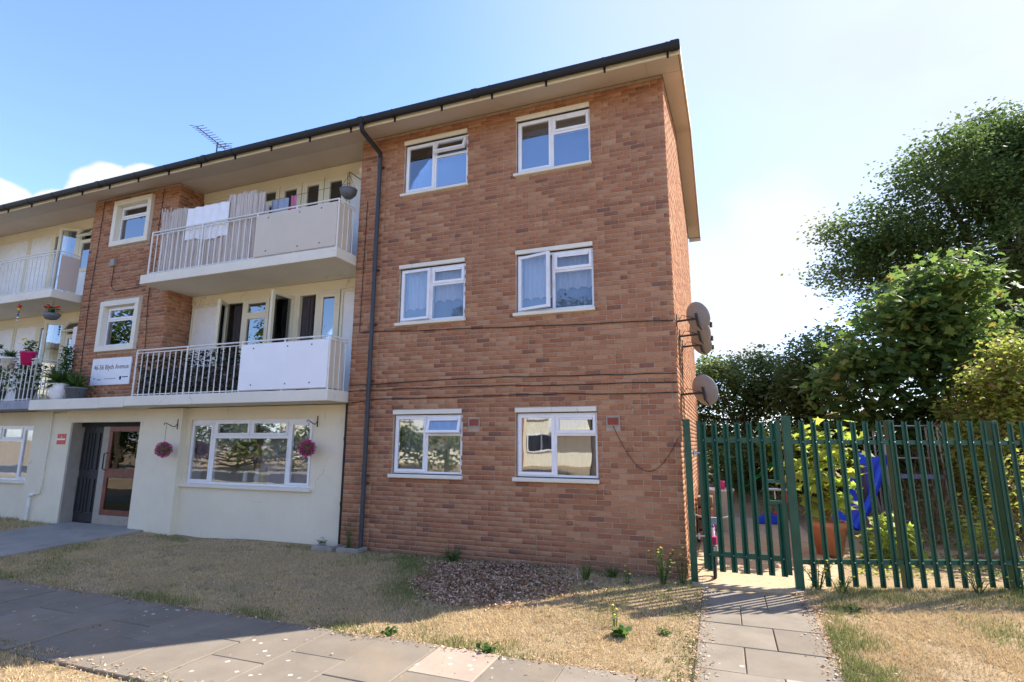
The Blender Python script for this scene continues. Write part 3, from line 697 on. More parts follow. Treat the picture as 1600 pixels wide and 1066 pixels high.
o = MB().box(-12.38, -12.24, -.07, .0, 5.52, 5.68).build('junction_box', MT['greymetal']); tag(o, 'small grey junction box on the stair wall between its windows', 'junction box')

# ------------------------------------------------------------------ palisade fence and gate
def pale_mesh(z0, z1, w=.074, point=True):
    h = w/2; d = .016
    sec = [(-h, .002), (-h*.72, -d*.2), (-h*.42, -d), (-h*.12, -d*.15), (0, -d*.75), (h*.12, -d*.15), (h*.42, -d), (h*.72, -d*.2), (h, .002)]
    b = MB(); n = len(sec); zt = z1-.055 if point else z1
    vs = [(x, y, z0) for x, y in sec]+[(x, y, zt) for x, y in sec]+[(x, y+.003, z0) for x, y in sec]+[(x, y+.003, zt) for x, y in sec]
    fs = [(i, i+1, n+i+1, n+i) for i in range(n-1)]+[(2*n+i+1, 2*n+i, 3*n+i, 3*n+i+1) for i in range(n-1)]
    b.add(vs, fs)
    if point:   # triple pointed splayed head
        for a, c, px, py, pz in ((0, 3, -h*1.15, -.012, z1-.012), (3, 5, 0, -.004, z1), (5, 8, h*1.15, -.012, z1-.012)):
            A, C_ = sec[a], sec[c]; b.add([(A[0], A[1], zt), ((A[0]+C_[0])/2, min(A[1], C_[1])-.006, zt), (C_[0], C_[1], zt), (px, py, pz)], [(0, 1, 3), (1, 2, 3), (2, 0, 3)])
    return b.mesh('pale', MT['fence'])
bolt = MB().lathe([(0, .0), (.008, 0), (.008, .006), (0, .008)], (0, 0, 0), 8).mesh('bolt', MT['steel'])
FD = Vector((.936, .352, 0)); P1 = Vector((1.34, -.03, 0)); ang = math.atan2(FD.y, FD.x)
FE = thing('palisade_fence', (2.6, .45, -.2), 'dark green steel palisade fence to the right of the gate', 'fence')
pm = pale_mesh(-.16, 1.90); SP = 1.345
for bay in range(4):
    o0 = P1+FD*SP*bay
    b = MB(); M = Matrix.Translation((o0.x, o0.y, 0)) @ Matrix.Rotation(ang, 4, 'Z'); b.box(-.04, .04, .02, .11, -.4, 1.88, M)
    if bay: b.build('post', MT['fence'], FE, .004)
    for z in (1.60, .13):
        b = MB(); b.box(.0, SP, .018, .026, z-.028, z+.028, M); b.box(.0, SP, .026, .07, z+.022, z+.028, M); b.build('rail', MT['fence'], FE)
    for i in range(0 if bay else 1, 8):
        p = o0+FD*(SP*i/8.+(.0 if i else .0)); z = random.uniform(-.008, .008)
        if i == 0: p = p-FD.cross(Vector((0, 0, 1)))*-.0
        place('pale', pm, FE, (p.x, p.y, z), (0, random.uniform(-.006, .006), ang))
        for zb in (1.60, .13): place('bolt', bolt, FE, (p.x+FD.y*.014, p.y-FD.x*.016, zb), (R(90), 0, ang))
GA = thing('gate', (.75, -.05, -.1), 'dark green steel palisade gate with lock box beside the brick corner', 'gate')
b = MB(); b.box(1.27, 1.37, -.09, .01, -.4, 1.93); b.build('hanging_post', MT['fence'], GA, .004)
b = MB(); b.box(.05, .135, -.16, -.075, -.4, 1.90); b.build('slam_post', MT['fence'], GA, .004)
b = MB(); b.box(.215, .265, -.045, .005, -.03, 1.88); b.box(1.20, 1.25, -.045, .005, -.03, 1.88); b.build('stile', MT['fence'], GA, .003)
for z in (1.62, .16): MB().box(.265, 1.20, -.042, .003, z-.035, z+.035).build('rail', MT['fence'], GA, .003)
gp1 = pale_mesh(-.05, 1.89); gp2 = pale_mesh(1.10, 1.89); gp3 = pale_mesh(-.05, .84, point=False)
for i in range(7):
    x = .295+.1445*i
    if i == 6: place('pale', gp2, GA, (x, -.05, 0)); place('pale', gp3, GA, (x, -.05, 0))
    else: place('pale', gp1, GA, (x, -.05, random.uniform(-.006, .006)))
    for zb in (1.62, .16): place('bolt', bolt, GA, (x, -.066, zb), (R(90), 0, 0))
for z in (1.10, .84): MB().box(1.03, 1.20, -.06, .0, z-.02, z+.02).build('lock_rail', MT['fence'], GA)
MB().tube([(.98, -.03, 1.00), (1.28, -.03, 1.00)], .014, 8).tube([(1.12, -.06, .98), (1.12, -.06, .88)], .008, 6).build('slide_bolt', MT['steel'], GA)
for z in (1.45, .38): MB().tube([(.13, -.10, z), (.24, -.06, z)], .013, 8).tube([(.17, -.09, z-.035), (.17, -.09, z+.035)], .016, 8).build('hinge', MT['steel'], GA)

# ------------------------------------------------------------------ satellite dishes, aerial
def dish(y, z, tilt, label, r=.21, out=.30, face=R(58)):
    t = thing('satellite_dish', (0, y, z), label, 'satellite dish', 'satellite dishes on the gable wall')
    c = Vector((out, y, z)); M = Matrix.Translation(c) @ Matrix.Rotation(face, 4, 'Z') @ Matrix.Rotation(tilt, 4, 'Y')   # dish axis local +x
    vs = []; fs = []; n = 22; k = 5
    for s_, off in ((0, 0.), (1, .006)):
        for i in range(k+1):
            rr = r*i/k
            for j in range(n): w = 2*math.pi*j/n; vs.append(M @ Vector((rr*rr*.55-off, rr*math.cos(w)*.92, rr*math.sin(w)*1.06)))
    for s_ in (0, 1):
        o_ = s_*(k+1)*n
        for i in range(k):
            for j in range(n):
                q = (o_+i*n+j, o_+i*n+(j+1) % n, o_+(i+1)*n+(j+1) % n, o_+(i+1)*n+j); fs.append(q if s_ == 0 else q[::-1])
    for j in range(n): fs.append((k*n+j, k*n+(j+1) % n, (2*k+1)*n+(j+1) % n, (2*k+1)*n+j))
    MB().add(vs, fs, True).build('reflector', MT['dish'], t)
    back = M @ Vector((-.05, 0, -.02)); lowv = M @ Vector((.03, 0, -r*1.02)); tip = M @ Vector((.30, 0, -r*.75))
    b = MB(); b.box(-.008, .012, y-.05, y+.05, z-.12, z+.06); b.tube([(0, y, z-.05), (out*.45, y, z-.04), tuple(back)], .016, 8); b.tube([tuple(M @ Vector((-.02, 0, .06))), tuple(M @ Vector((-.035, 0, -.14)))], .02, 6); b.build('bracket', MT['bracket'], t)
    b = MB(); b.tube([tuple(M @ Vector((-.03, 0, -.14))), tuple(lowv), tuple(tip)], .011, 6); b.build('arm', MT['bracket'], t)
    b = MB(); b.tube([tuple(tip), tuple(M @ Vector((.235, 0, -r*.62)))], .028, 10); b.tube([tuple(tip+Vector((0, 0, .01))), tuple(tip-Vector((0, 0, .07)))], .022, 8); b.build('receiver', MT['bracket'], t)
    MB().tube([(0.012, y+.04, z-.05), (.08, y+.03, z+.04), (out*.5, y, z+.02), tuple(back)], .005, 5).build('lead', MT['cable'], t)
dish(.35, 3.42, R(-20), 'topmost grey satellite dish on the gable wall'); dish(.95, 3.30, R(-22), 'middle dish of the cluster of three on the gable wall', .20); dish(1.5, 3.22, R(-26), 'lowest dish of the upper cluster on the gable wall', .20)
dish(.52, 2.34, R(-20), 'lone grey satellite dish just above the fence', .225, .33)
for k, y in enumerate((.42, .75, 1.05)):
    o = MB().tube([(.006, y, 3.3), (.008, y+.05, 2.2), (.006, y-.05, .9+.3*k), (.006, y, .1)], .005, 5).build('cable', MT['cable']); tag(o, ('nearest', 'middle', 'farthest')[k]+' thin cable hanging down the sunlit gable wall', 'cable', 'cables clipped to the brickwork')
ae = thing('tv_aerial', (-11.0, 1.29, 7.8), 'spiky television aerial on a mast above the black gutter', 'aerial')
MB().tube([(-11.03, 1.25, 7.6), (-11.03, 1.25, 9.06)], .02, 8).build('mast', MT['bracket'], ae)
A0, A1 = Vector((-10.85, .50, 9.03)), Vector((-11.06, 1.50, 9.03))
MB().tube([tuple(A0), tuple(A1)], .012, 6).build('boom', MT['bracket'], ae)
em = MB().tube([(-.17, -.03, .035), (0, 0, 0), (.17, .03, .035)], .007, 5).mesh('element', MT['bracket'])
for k in range(11): place('element', em, ae, A0.lerp(A1, k/10), (0, 0, R(12)))
b = MB()
for z in (-.13, -.06, .06, .13): b.tube([tuple(A1+Vector((-.2, -.04, z))), tuple(A1+Vector((.2, .04, z)))], .007, 5)
b.tube([tuple(A1+Vector((0, 0, -.14))), tuple(A1+Vector((0, 0, .14)))], .008, 5); b.build('reflector', MT['bracket'], ae)

# ------------------------------------------------------------------ leaves, grass, trees
OVAL = (np.array([(0, 0, 0), (.5, .32, .05), (1, 0, 0), (.5, -.32, .05)]), np.array([(0, 1, 2, 3)]))
_t = [(0, 0), (.18, .34), (.02, .55), (.38, .42), (.50, .62), (.62, .30), (1.05, 0), (.62, -.30), (.50, -.62), (.38, -.42), (.02, -.55), (.18, -.34)]
MAPLE = (np.array([(.35, 0, .06)]+[(x, y, .0 if i else 0) for i, (x, y) in enumerate(_t)]), np.array([(0, i, i % 12+1) for i in range(1, 13)]))
LANCE = (np.array([(0, 0, 0), (.35, .07, .03), (1, 0, -.10), (.35, -.07, .03)]), np.array([(0, 1, 2, 3)]))
def leaves(P, size, shape, r, droop=.3, var=.35, dirs=None):
    """leaf geometry at points P (n,3): returns V, F"""
    n = len(P); base, F = shape
    a = r.uniform(0, 2*np.pi, n)
    d = np.stack([np.cos(a), np.sin(a), r.normal(-droop, .45, n)], 1) if dirs is None else dirs+r.normal(0, .35, (n, 3))
    d /= np.linalg.norm(d, axis=1)[:, None]
    u_ = np.stack([r.normal(0, .55, n), r.normal(0, .55, n), np.ones(n)], 1)
    s_ = np.cross(u_, d); s_ /= np.linalg.norm(s_, axis=1)[:, None]+1e-9; nn = np.cross(d, s_)
    sz = size*r.uniform(1-var, 1+var, n)
    V = P[:, None, :]+sz[:, None, None]*(base[None, :, 0:1]*d[:, None, :]+base[None, :, 1:2]*s_[:, None, :]+base[None, :, 2:3]*nn[:, None, :])
    k = len(base); return V.reshape(-1, 3), (F[None]+(np.arange(n)*k)[:, None, None]).reshape(-1, F.shape[1])
def lobe_points(lobes, nc, nl, spread, r, flat=.85, shell=.5):
    L = np.array(lobes); w = L[:, 3]**2.2; idx = r.choice(len(L), nc, p=w/w.sum())
    d = r.normal(0, 1, (nc, 3)); d /= np.linalg.norm(d, axis=1)[:, None]; d[:, 2] *= flat
    rad = L[idx, 3]*(shell+(1-shell)*r.uniform(0, 1, nc)**.6)*r.uniform(.82, 1.12, nc)
    C = L[idx, :3]+d*rad[:, None]
    P = (C[:, None, :]+r.normal(0, 1, (nc, nl, 3))*spread*np.array([1, 1, .7])).reshape(-1, 3)
    return C, P, idx
def tree(name, base, lobes, label, cat, mat, nc, nl, size, shape, spread, seed, trunk_r=.12, top=None, group=None, flat=.85, shell=.5, twigs=200, trunkmat='bark', zmin=-.2):
    r = np.random.default_rng(seed); rnd = random.Random(seed)
    t = thing(name, base, label, cat, group)
    allb = list(lobes)
    for l in lobes:
        for k in range(5):
            d = r.normal(0, 1, 3); d /= np.linalg.norm(d); d[2] *= .85; allb.append((*(np.array(l[:3])+d*l[3]*.95), l[3]*r.uniform(.25, .5)))
    main = lobes; lobes = allb
    C, P, idx = lobe_points(lobes, nc, nl, spread, r, flat, shell); P = P[P[:, 2] > zmin]
    V, F = leaves(P, size, shape, r)
    cr = bpy.data.objects.new('crown', arr_mesh('crown', V, F, MT[mat], base)); link(cr, t); tag(cr, kind='stuff')
    b = MB(); bx = Vector(base); tp = Vector(top) if top else Vector((sum(l[0] for l in lobes)/len(lobes), sum(l[1] for l in lobes)/len(lobes), sum(l[2] for l in lobes)/len(lobes)))
    bend = lambda a, c, k: [a.lerp(c, i/k)+Vector((rnd.uniform(-1, 1), rnd.uniform(-1, 1), rnd.uniform(-.3, .3)))*(c-a).length*.035*(0 < i < k) for i in range(k+1)]
    tr = bend(bx-Vector((0, 0, .3)), tp, 6); b.tube(tr, [trunk_r*(1.15-.65*i/6) for i in range(7)], 9)
    b.build('trunk', MT[trunkmat], t)
    b = MB(); bm_ = MB()
    for li, l in enumerate(main):
        c = Vector(l[:3]); q = tr[min(6, 2+li % 4)]
        if c.z < q.z: q = tr[2] if c.z > tr[2].z else tr[1]
        pts = bend(q, c, 5); b.tube(pts, [trunk_r*.5*(1-.7*i/5) for i in range(6)], 7)
    b.build('limb', MT[trunkmat], t)
    for k in range(min(twigs, nc)):
        c = Vector(lobes[idx[k]][:3]); e = Vector(C[k]); bm_.tube(bend(c.lerp(e, .15), e, 3), [trunk_r*.10, trunk_r*.07, trunk_r*.05, trunk_r*.02], 4, cap=False)
    if twigs: o = bm_.build('twigs', MT[trunkmat], t); tag(o, kind='stuff')
    return t
G1 = 'trees and shrubs beyond the fence'
BIG = [(8.46, 14.77, 10.84, 1.58), (6.84, 15.65, 9.99, 1.68), (10.91, 16.17, 11.36, 1.68), (5.72, 15.83, 8.24, 1.16), (8.63, 16.85, 9.15, 1.9), (10.19, 15.18, 8.27, 1.9), (12.2, 15.34, 10.18, 2.32), (14.45, 20.28, 7.7, 2.53), (5.8, 14.71, 6.48, 0.85), (10.94, 16.83, 5.09, 1.48), (10.96, 19.86, 6.56, 1.27), (13.15, 18.94, 3.86, 1.9), (8.39, 15.95, 11.95, 0.85), (5.6, 15.1, 9.35, 0.63), (10.3, 16.81, 12.35, 0.85), (16.2, 17.3, 10.05, 2.39), (15.2, 15.8, 5.55, 1.89), (6.9, 15.2, 5.3, 0.95), (8.3, 16.2, 6.2, 1.4), (8.8, 16.5, 4.6, 1.3), (7.3, 15.6, 8.0, 1.2), (13.6, 17.6, 12.3, 1.9), (11.9, 16.6, 12.6, 1.5), (15.2, 18.5, 13.0, 1.8)]
tree('ash_tree', (12.9, 18.9, .6), BIG, 'tall dark spreading tree with heavy limbs, top right against the sky', 'tree', 'leafdark', 820, 190, .14, OVAL, .40, 11, .42, (11.4, 17.7, 7.4), G1, twigs=500, shell=.72)
SYC = [(5.76, 6.94, 5.41, .70), (5.05, 7.33, 4.8, .92), (4.2, 6.89, 3.84, .99), (6.06, 7.93, 4.22, 1.07), (5.27, 7.91, 3., 1.37), (3.59, 6.6, 2.76, .92), (6.13, 7.19, 2.9, .76), (4.58, 8.25, 1.79, 1.22), (5.68, 7.7, 1.63, 1.22), (3.35, 6.5, 3.51, .50), (5.5, 7.2, 4.9, .8)]
tree('maple_tree', (5.2, 8.0, .2), SYC, 'broad leaved maple tree behind the middle of the fence', 'tree', 'leafsyc', 1250, 8, .165, MAPLE, .27, 12, .10, (5.45, 7.5, 4.6), G1, twigs=300)
H1 = [(.48, 9.58, 3.33, .9), (1.43, 10.56, 3.6, .9), (2.32, 10.56, 3.37, .9), (.59, 10.64, 2.22, 1.), (1.91, 11.23, 2.02, 1.1), (.16, 9.54, 1.06, .9), (1.38, 9.96, .9, 1.), (-1.0, 10.8, 2.6, 1.2), (-2.2, 11.2, 2.3, 1.3)]
tree('hedge_shrub', (1.2, 10.2, .6), H1, 'dark dense hedge tree beside the gable wall and lower dish', 'shrub', 'leafhedge', 3000, 16, .11, OVAL, .17, 13, .09, (1.2, 10.3, 2.6), G1, twigs=200)
H2 = [(2.82, 8.77, 3.7, .82), (3.61, 9.68, 3.97, .73), (2.47, 9.09, 2.86, .82), (3.37, 10., 2.54, 1.09), (2.96, 10.11, 1.44, 1.09), (3.2, 9.2, 4.3, .5)]
tree('elder_shrub', (3.0, 9.6, .5), H2, 'olive green shrub with thin twiggy top between the hedge and the maple', 'shrub', 'leafhedge', 1300, 14, .12, OVAL, .2, 14, .08, (3.1, 9.5, 3.2), G1, twigs=300)
RS = [(5.45, 4.81, 2.69, .56), (6.09, 5.29, 3.21, .62), (5.24, 5.02, 1.99, .56), (5.91, 5.57, 1.75, .74), (5.41, 5.55, 1.01, .62), (5.68, 5.13, .58, .74), (4.83, 4.57, 1.51, .37), (6.6, 5.4, 2.4, .9)]
tree('dogwood_shrub', (5.6, 5.2, -.15), RS, 'yellow green shrub with pinkish leaves at the right end of the fence', 'shrub', 'leafyellow', 1300, 13, .10, OVAL, .15, 15, .05, (5.7, 5.2, 1.6), G1, twigs=250)
UN = [(.83, 8.4, 1.1, .68), (2.11, 9.0, .95, .85), (3.35, 8.9, 1.13, .85), (4.83, 9.84, .6, .85), (6.13, 10.37, .6, .85), (6.99, 9.74, .5, .85), (3.87, 8.6, 1.5, .68), (5.66, 10.36, 1.46, .85), (6.56, 9.79, .99, .85), (7.8, 9.0, 1.6, 1.2), (8.6, 8.5, 2.8, 1.3)]
tree('bramble_thicket', (4.4, 9.4, .4), UN, 'dark tangled brambles low behind the maple and play frame', 'shrub', 'leafhedge', 2200, 14, .12, OVAL, .2, 16, .05, (4.5, 9.4, 1.0), G1, twigs=300, trunkmat='twig')
MP = [(2.0, 8.0, 1.75, .42), (2.7, 7.8, 1.55, .40), (3.4, 7.4, 1.35, .38), (2.3, 8.3, 1.2, .5)]
tree('maple_sapling', (2.4, 8.0, .25), MP, 'bright yellow green maple saplings above the gate top', 'shrub', 'leafvine', 95, 7, .17, MAPLE, .16, 17, .025, (2.4, 8.0, 1.4), G1, twigs=60)
# bare pinkish brushwood between play frame and right shrub
bt = thing('dead_brushwood', (4.9, 6.0, -.1), 'tangle of bare brown twigs beside the metal play frame', 'brushwood', G1)
b = MB()
for k in range(150):
    p = Vector((random.gauss(4.75, .35), random.gauss(5.9, .4), -.1)); q = p+Vector((random.gauss(0, .45), random.gauss(0, .4), random.uniform(.5, 2.0))); mdl = p.lerp(q, .5)+Vector((random.gauss(0, .15), random.gauss(0, .15), .1)); b.tube([p, mdl, q], [.010, .006, .002], 4, cap=False)
tag(b.build('twigs', MT['twig'], bt), kind='stuff')

def vnoise(x, y, s, seed=0):
    r = np.random.default_rng(seed); T = r.uniform(0, 1, (64, 64)); x = np.asarray(x)*s+100; y = np.asarray(y)*s+100
    xi = np.floor(x).astype(int); yi = np.floor(y).astype(int); fx = x-xi; fy = y-yi; fx = fx*fx*(3-2*fx); fy = fy*fy*(3-2*fy)
    g = lambda a, c: T[a % 64, c % 64]
    return (g(xi, yi)*(1-fx)+g(xi+1, yi)*fx)*(1-fy)+(g(xi, yi+1)*(1-fx)+g(xi+1, yi+1)*fx)*fy
def mulchmask(x, y): return (((x+2.35)/1.12)**2+((y+1.0)/.95)**2+(vnoise(x, y, 2.2, 5)-.5)*.9+(vnoise(x, y, 9, 15)-.5)*.9) < .62
def grass(name, label, x0, x1, y0, y1, dens, inside, h=.035, seed=0, greenf=None):
    r = np.random.default_rng(seed); n = int((x1-x0)*(y1-y0)*dens)
    x = r.uniform(x0, x1, n); y = r.uniform(y0, y1, n); k = inside(x, y); x, y = x[k], y[k]
    dn = vnoise(x, y, 1.7, 3)*.6+vnoise(x, y, 6, 4)*.4; k = r.uniform(0, 1, len(x)) < .12+1.35*dn*sm(.25, .5, dn)+.1; x, y = x[k], y[k]; n = len(x)
    g = greenf(x, y); g = np.clip(g, 0, 1); gr = (r.uniform(0, 1, n) < g).astype(float)
    tall = vnoise(x, y, 3.3, 8)
    hh = h*r.uniform(.5, 1.3, n)*(1+.9*gr)*(.7+.7*tall); w = r.uniform(.0028, .0055, n)
    a = r.uniform(0, 2*np.pi, n); lean = r.uniform(.2, 1.1, n)*np.where(gr > 0, .6, 1); b_ = r.uniform(0, 2*np.pi, n)
    nt = int((x1-x0)*(y1-y0)*15); tx = r.uniform(x0, x1, nt); ty = r.uniform(y0, y1, nt); k = inside(tx, ty); tx, ty = tx[k], ty[k]; nb_ = 16; m_ = len(tx)*nb_
    tx = np.repeat(tx, nb_)+r.normal(0, .018, m_); ty = np.repeat(ty, nb_)+r.normal(0, .018, m_); tg = np.repeat((r.uniform(0, 1, m_//nb_) < .12+greenf(tx[::nb_], ty[::nb_])).astype(float), nb_)
    x = np.concatenate([x, tx]); y = np.concatenate([y, ty]); gr = np.concatenate([gr, tg]); hh = np.concatenate([hh, r.uniform(.022, .065, m_)*np.repeat(r.uniform(.5, 1.2, m_//nb_), nb_)]); w = np.concatenate([w, r.uniform(.0025, .005, m_)])
    a = np.concatenate([a, r.uniform(0, 6.28, m_)]); lean = np.concatenate([lean, r.uniform(.1, .8, m_)]); b_ = np.concatenate([b_, r.uniform(0, 6.28, m_)]); n = len(x)
    z = gz(x, y)-.014
    p = np.stack([x, y, z], 1); t = np.stack([np.cos(a)*w, np.sin(a)*w, 0*w], 1); tip = p+np.stack([np.cos(b_)*lean*hh, np.sin(b_)*lean*hh, hh], 1)
    V = np.stack([p-t, p+t, tip], 1).reshape(-1, 3); F = np.arange(3*n).reshape(-1, 3)
    o = link(bpy.data.objects.new(name, arr_mesh(name, V, F, MT['grass'], attr=np.repeat(gr, 3)))); tag(o, label, 'grass', kind='stuff'); return o
gl = lambda x, y: np.clip(.03+.9*(vnoise(x, y, 1.3, 21)*.7+vnoise(x, y, 5, 24)*.3-.62), 0, .35)+.95*np.exp(-(((x+3.5-(y+1.1)*-.55)/.32)**2+((y+1.1)/.95)**2))+.55*sm(-2.75, -3.1, y)*sm(.3, .6, vnoise(x, y, 1.6, 2))+.6*sm(-.3, .2, x)*sm(.2, .6, vnoise(x, y, 2.2, 7))+.35*np.exp(-((y+.15)/.15)**2)*(vnoise(x, y, 1.3, 6) > .5)
edge = lambda x: -3.17+.16*(vnoise(x, x*0, 2.3, 31)-.5)+.05*(vnoise(x, x*0, 9, 32)-.5)
grass('lawn_grass', 'dry straw coloured lawn between the flats and the footpath', -10.35, .34, -3.3, .0, 7600,
      lambda x, y: (y > edge(x)) & ~mulchmask(x, y) & (x < .16+.12*vnoise(y, y*0, 3, 33)) & (y < np.where(x < -5.7, .12, -.01)) & (x > -10.28+.12*vnoise(y, y*0, 2, 34)), .024, 41, gl)
grass('verge_grass', 'sunlit dry grass verge at the lower left', -11, -1.6, -7.6, -4.45, 8000, lambda x, y: y < -4.54+.12*(vnoise(x, x*0, 2.1, 35)-.5), .028, 42, lambda x, y: np.clip(.12+1.4*(vnoise(x, y, 1.3, 22)-.55), 0, .6))
fy = lambda x: -.03+(x-1.34)*.376
grass('lawn_grass', 'dry lawn in front of the fence at the right', 1.2, 5.6, -5.0, 1.7, 7600, lambda x, y: (x > 1.27+.14*vnoise(y, y*0, 2.6, 36)) & (y < fy(x)+.1) & ((y > -3.1) | (y < -4.7)), .030, 43,
      lambda x, y: np.clip(.1+1.2*(vnoise(x, y, 1.0, 23)-.55), 0, .5)+.6*sm(1.95, 1.45, x)*sm(.15, .55, vnoise(x, y, 2.4, 13))+.30*np.exp(-((y-fy(x)+.45)/.35)**2)*sm(2., 3., x))
grass('lawn_grass', 'dry grass strip left of the entrance path', -18, -12.85, -3.3, .1, 2500, lambda x, y: (y > -3.2) & (y < np.where(x < -14.3, .12, -.02)), .04, 44, lambda x, y: x*0+.1)
# wood chip patch in front of the right hand windows
r = np.random.default_rng(50); n = 20000; x = r.uniform(-4.0, -.6, n); y = r.uniform(-2.3, -.03, n); q_ = ((x+2.35)/1.12)**2+((y+.92)/.95)**2+(vnoise(x, y, 2.2, 5)-.5)*.9+(vnoise(x, y, 7, 6)-.5)*.5; k = r.uniform(0, 1, n) < 1.2-sm(.55, 1.5, q_)*1.2; x, y = x[k], y[k]; n = len(x)
a = r.uniform(0, 2*np.pi, n); L = r.uniform(.008, .026, n); w = r.uniform(.004, .010, n); ti = r.normal(0, .35, n)
p = np.stack([x, y, gz(x, y)+r.uniform(-.006, .022, n)], 1); d = np.stack([np.cos(a), np.sin(a), ti], 1)*L[:, None]; s = np.stack([-np.sin(a), np.cos(a), r.normal(0, .35, n)], 1)*w[:, None]
V = np.stack([p-d-s, p+d-s, p+d+s, p-d+s], 1).reshape(-1, 3); F = np.arange(4*n).reshape(-1, 4)
t = NT('wood_chip'); MT['chip'] = t.fin(t.ramp(t.island(), [(0, (.12, .065, .038)), (.35, (.33, .185, .105)), (.7, (.50, .33, .21)), (1, (.66, .50, .37))]), .9, spec=.1)
tag(link(bpy.data.objects.new('wood_chips', arr_mesh('wood_chips', V, F, MT['chip']))), 'patch of brown wood chips on the lawn under the windows', 'wood chips', kind='stuff')

# fallen leaves, twigs and soil crumbs along the path edges and over the lawns
r = np.random.default_rng(51); LX = []; LY = []
for n_, fx, fy_ in ((900, lambda n: r.uniform(-10, .2, n), lambda n: r.uniform(-3.1, -.05, n)), (1500, lambda n: r.uniform(-10, .3, n), lambda n: -3.17+r.normal(0, .06, n)), (700, lambda n: .21+r.normal(0, .06, n), lambda n: r.uniform(-3.1, -.4, n)), (900, lambda n: 1.33+r.normal(0, .07, n), lambda n: r.uniform(-3.1, -.2, n)), (600, lambda n: r.uniform(1.3, 5, n), lambda n: r.uniform(-3, .1, n)), (900, lambda n: r.uniform(-5.6, 0, n), lambda n: -.03-np.abs(r.normal(0, .06, n))), (800, lambda n: r.uniform(-9.5, -2, n), lambda n: -4.6+r.normal(0, .06, n)), (150, lambda n: r.uniform(-9, 1.2, n), lambda n: r.uniform(-4.6, -3.2, n))):
    LX.append(fx(n_)); LY.append(fy_(n_))
x = np.concatenate(LX); y = np.concatenate(LY); n = len(x); a = r.uniform(0, 6.28, n); L = r.uniform(.006, .02, n)*r.uniform(.5, 1.2, n); w = L*r.uniform(.3, .8, n)
zz = np.where((y > PY0) & (y < PY1), -.243, gz(x, y)+.004)+r.uniform(0, .012, n); zz = np.where((x > .2) & (x < 1.34) & (y > PY1), gz(x, y)+.012, zz)
p = np.stack([x, y, zz], 1); d = np.stack([np.cos(a), np.sin(a), r.normal(0, .3, n)], 1)*L[:, None]; q = np.stack([-np.sin(a), np.cos(a), r.normal(0, .3, n)], 1)*w[:, None]
V = np.stack([p-d, p+q, p+d, p-q], 1).reshape(-1, 3)
tag(link(bpy.data.objects.new('leaf_litter', arr_mesh('leaf_litter', V, np.arange(4*n).reshape(-1, 4), MT['chip']))), 'scattered dry leaves and crumbs along the path edges', 'leaf litter', kind='stuff')
# ------------------------------------------------------------------ weeds
def weed(name, x, y, h, spread, n_stem, label, flowers=0, mat='leafpot', size=.05, shape=LANCE, cat='weed', nl=16):
    z = float(gz(x, y))-.01; t = thing(name, (x, y, z), label, cat, 'weeds along the wall, path and fence'); rr = np.random.default_rng(int(abs(x*977+y*131)*10) % 99991)
    b = MB(); LP = []; fl = MB()
    for k in range(n_stem):
        a = rr.uniform(0, 6.28); q = Vector((x+math.cos(a)*spread*rr.uniform(.2, 1), y+math.sin(a)*spread*rr.uniform(.2, 1), z+h*rr.uniform(.5, 1.05))); p = Vector((x+math.cos(a)*.02, y+math.sin(a)*.02, z)); mdl = p.lerp(q, .5)+Vector((0, 0, h*.1))
        b.tube([p, mdl, q], [.005, .004, .002], 4, cap=False)
        for j in range(nl): LP.append(tuple(p.lerp(mdl, (j+.5)/nl*2) if j < nl/2 else mdl.lerp(q, (j+.5)/nl*2-1)))
        if k < flowers: fl.lathe([(0, -.004), (.012, -.002), (.017, .004), (.010, .012), (0, .014)], q, 7)
    b.build('stem', MT['leafpot'], t); V, F = leaves(np.array(LP)+rr.normal(0, .008, (len(LP), 3)), size, shape, rr, .0)
    o = bpy.data.objects.new('foliage', arr_mesh('foliage', V, F, MT[mat], (x, y, z))); link(o, t); tag(o, kind='stuff')
    if flowers: fl.build('flower', MT['yellowflower'], t)
weed('ragwort', -.28, -.38, .52, .2, 12, 'tall yellow flowered weed at the foot of the brick corner', 9, size=.07); weed('ragwort', -.05, -.30, .42, .12, 6, 'smaller yellow flowered weed against the slam post', 4, size=.06)
weed('ragwort', -.72, -.50, .22, .1, 4, 'low yellow flowered weed left of the tall one', 3); weed('ragwort', 1.52, .0, .42, .22, 12, 'yellow flowered weed at the foot of the gate post', 8, size=.06)
weed('ragwort', 1.75, -.12, .25, .2, 7, 'short yellow flowered weed beside the first fence pales', 4); weed('ragwort', 3.3, .55, .36, .22, 9, 'yellow flowered weed in front of the right fence bays', 6); weed('ragwort', 3.75, .62, .30, .25, 9, 'rightmost yellow flowered weed below the fence', 6)
weed('ragwort', -.60, -2.05, .20, .05, 3, 'small yellow weed behind the dark green rosette', 3)
weed('dock_rosette', -.50, -2.28, .07, .10, 14, 'dark green leafy rosette alone on the sunlit lawn', 0, 'leafpot', .075, OVAL, nl=5); weed('dock_rosette', -2.62, -3.05, .08, .08, 8, 'small green weed at the lawn edge beside the footpath', 0, 'leafpot', .05, OVAL, nl=5); weed('dock_rosette', -1.55, -3.12, .07, .09, 8, 'green weed next to the pale paving slab', 0, 'leafpot', .06, OVAL, nl=5)
weed('dock_rosette', -.1, -2.1, .04, .05, 6, 'tiny green weed near the path edge', 0, 'leafpot', .04, OVAL, nl=5); weed('dock_rosette', 1.75, -.75, .05, .07, 7, 'low dark weed on the lawn right of the path', 0, 'leafpot', .05, OVAL, nl=5)
weed('wall_weed', -5.32, -.10, .62, .14, 10, 'dry spindly weed growing beside the downpipe', 0, 'leafhedge', .04); weed('wall_weed', -5.95, .0, .14, .1, 8, 'low green weed at the foot of the cream wall', 0, 'leafpot', .06)
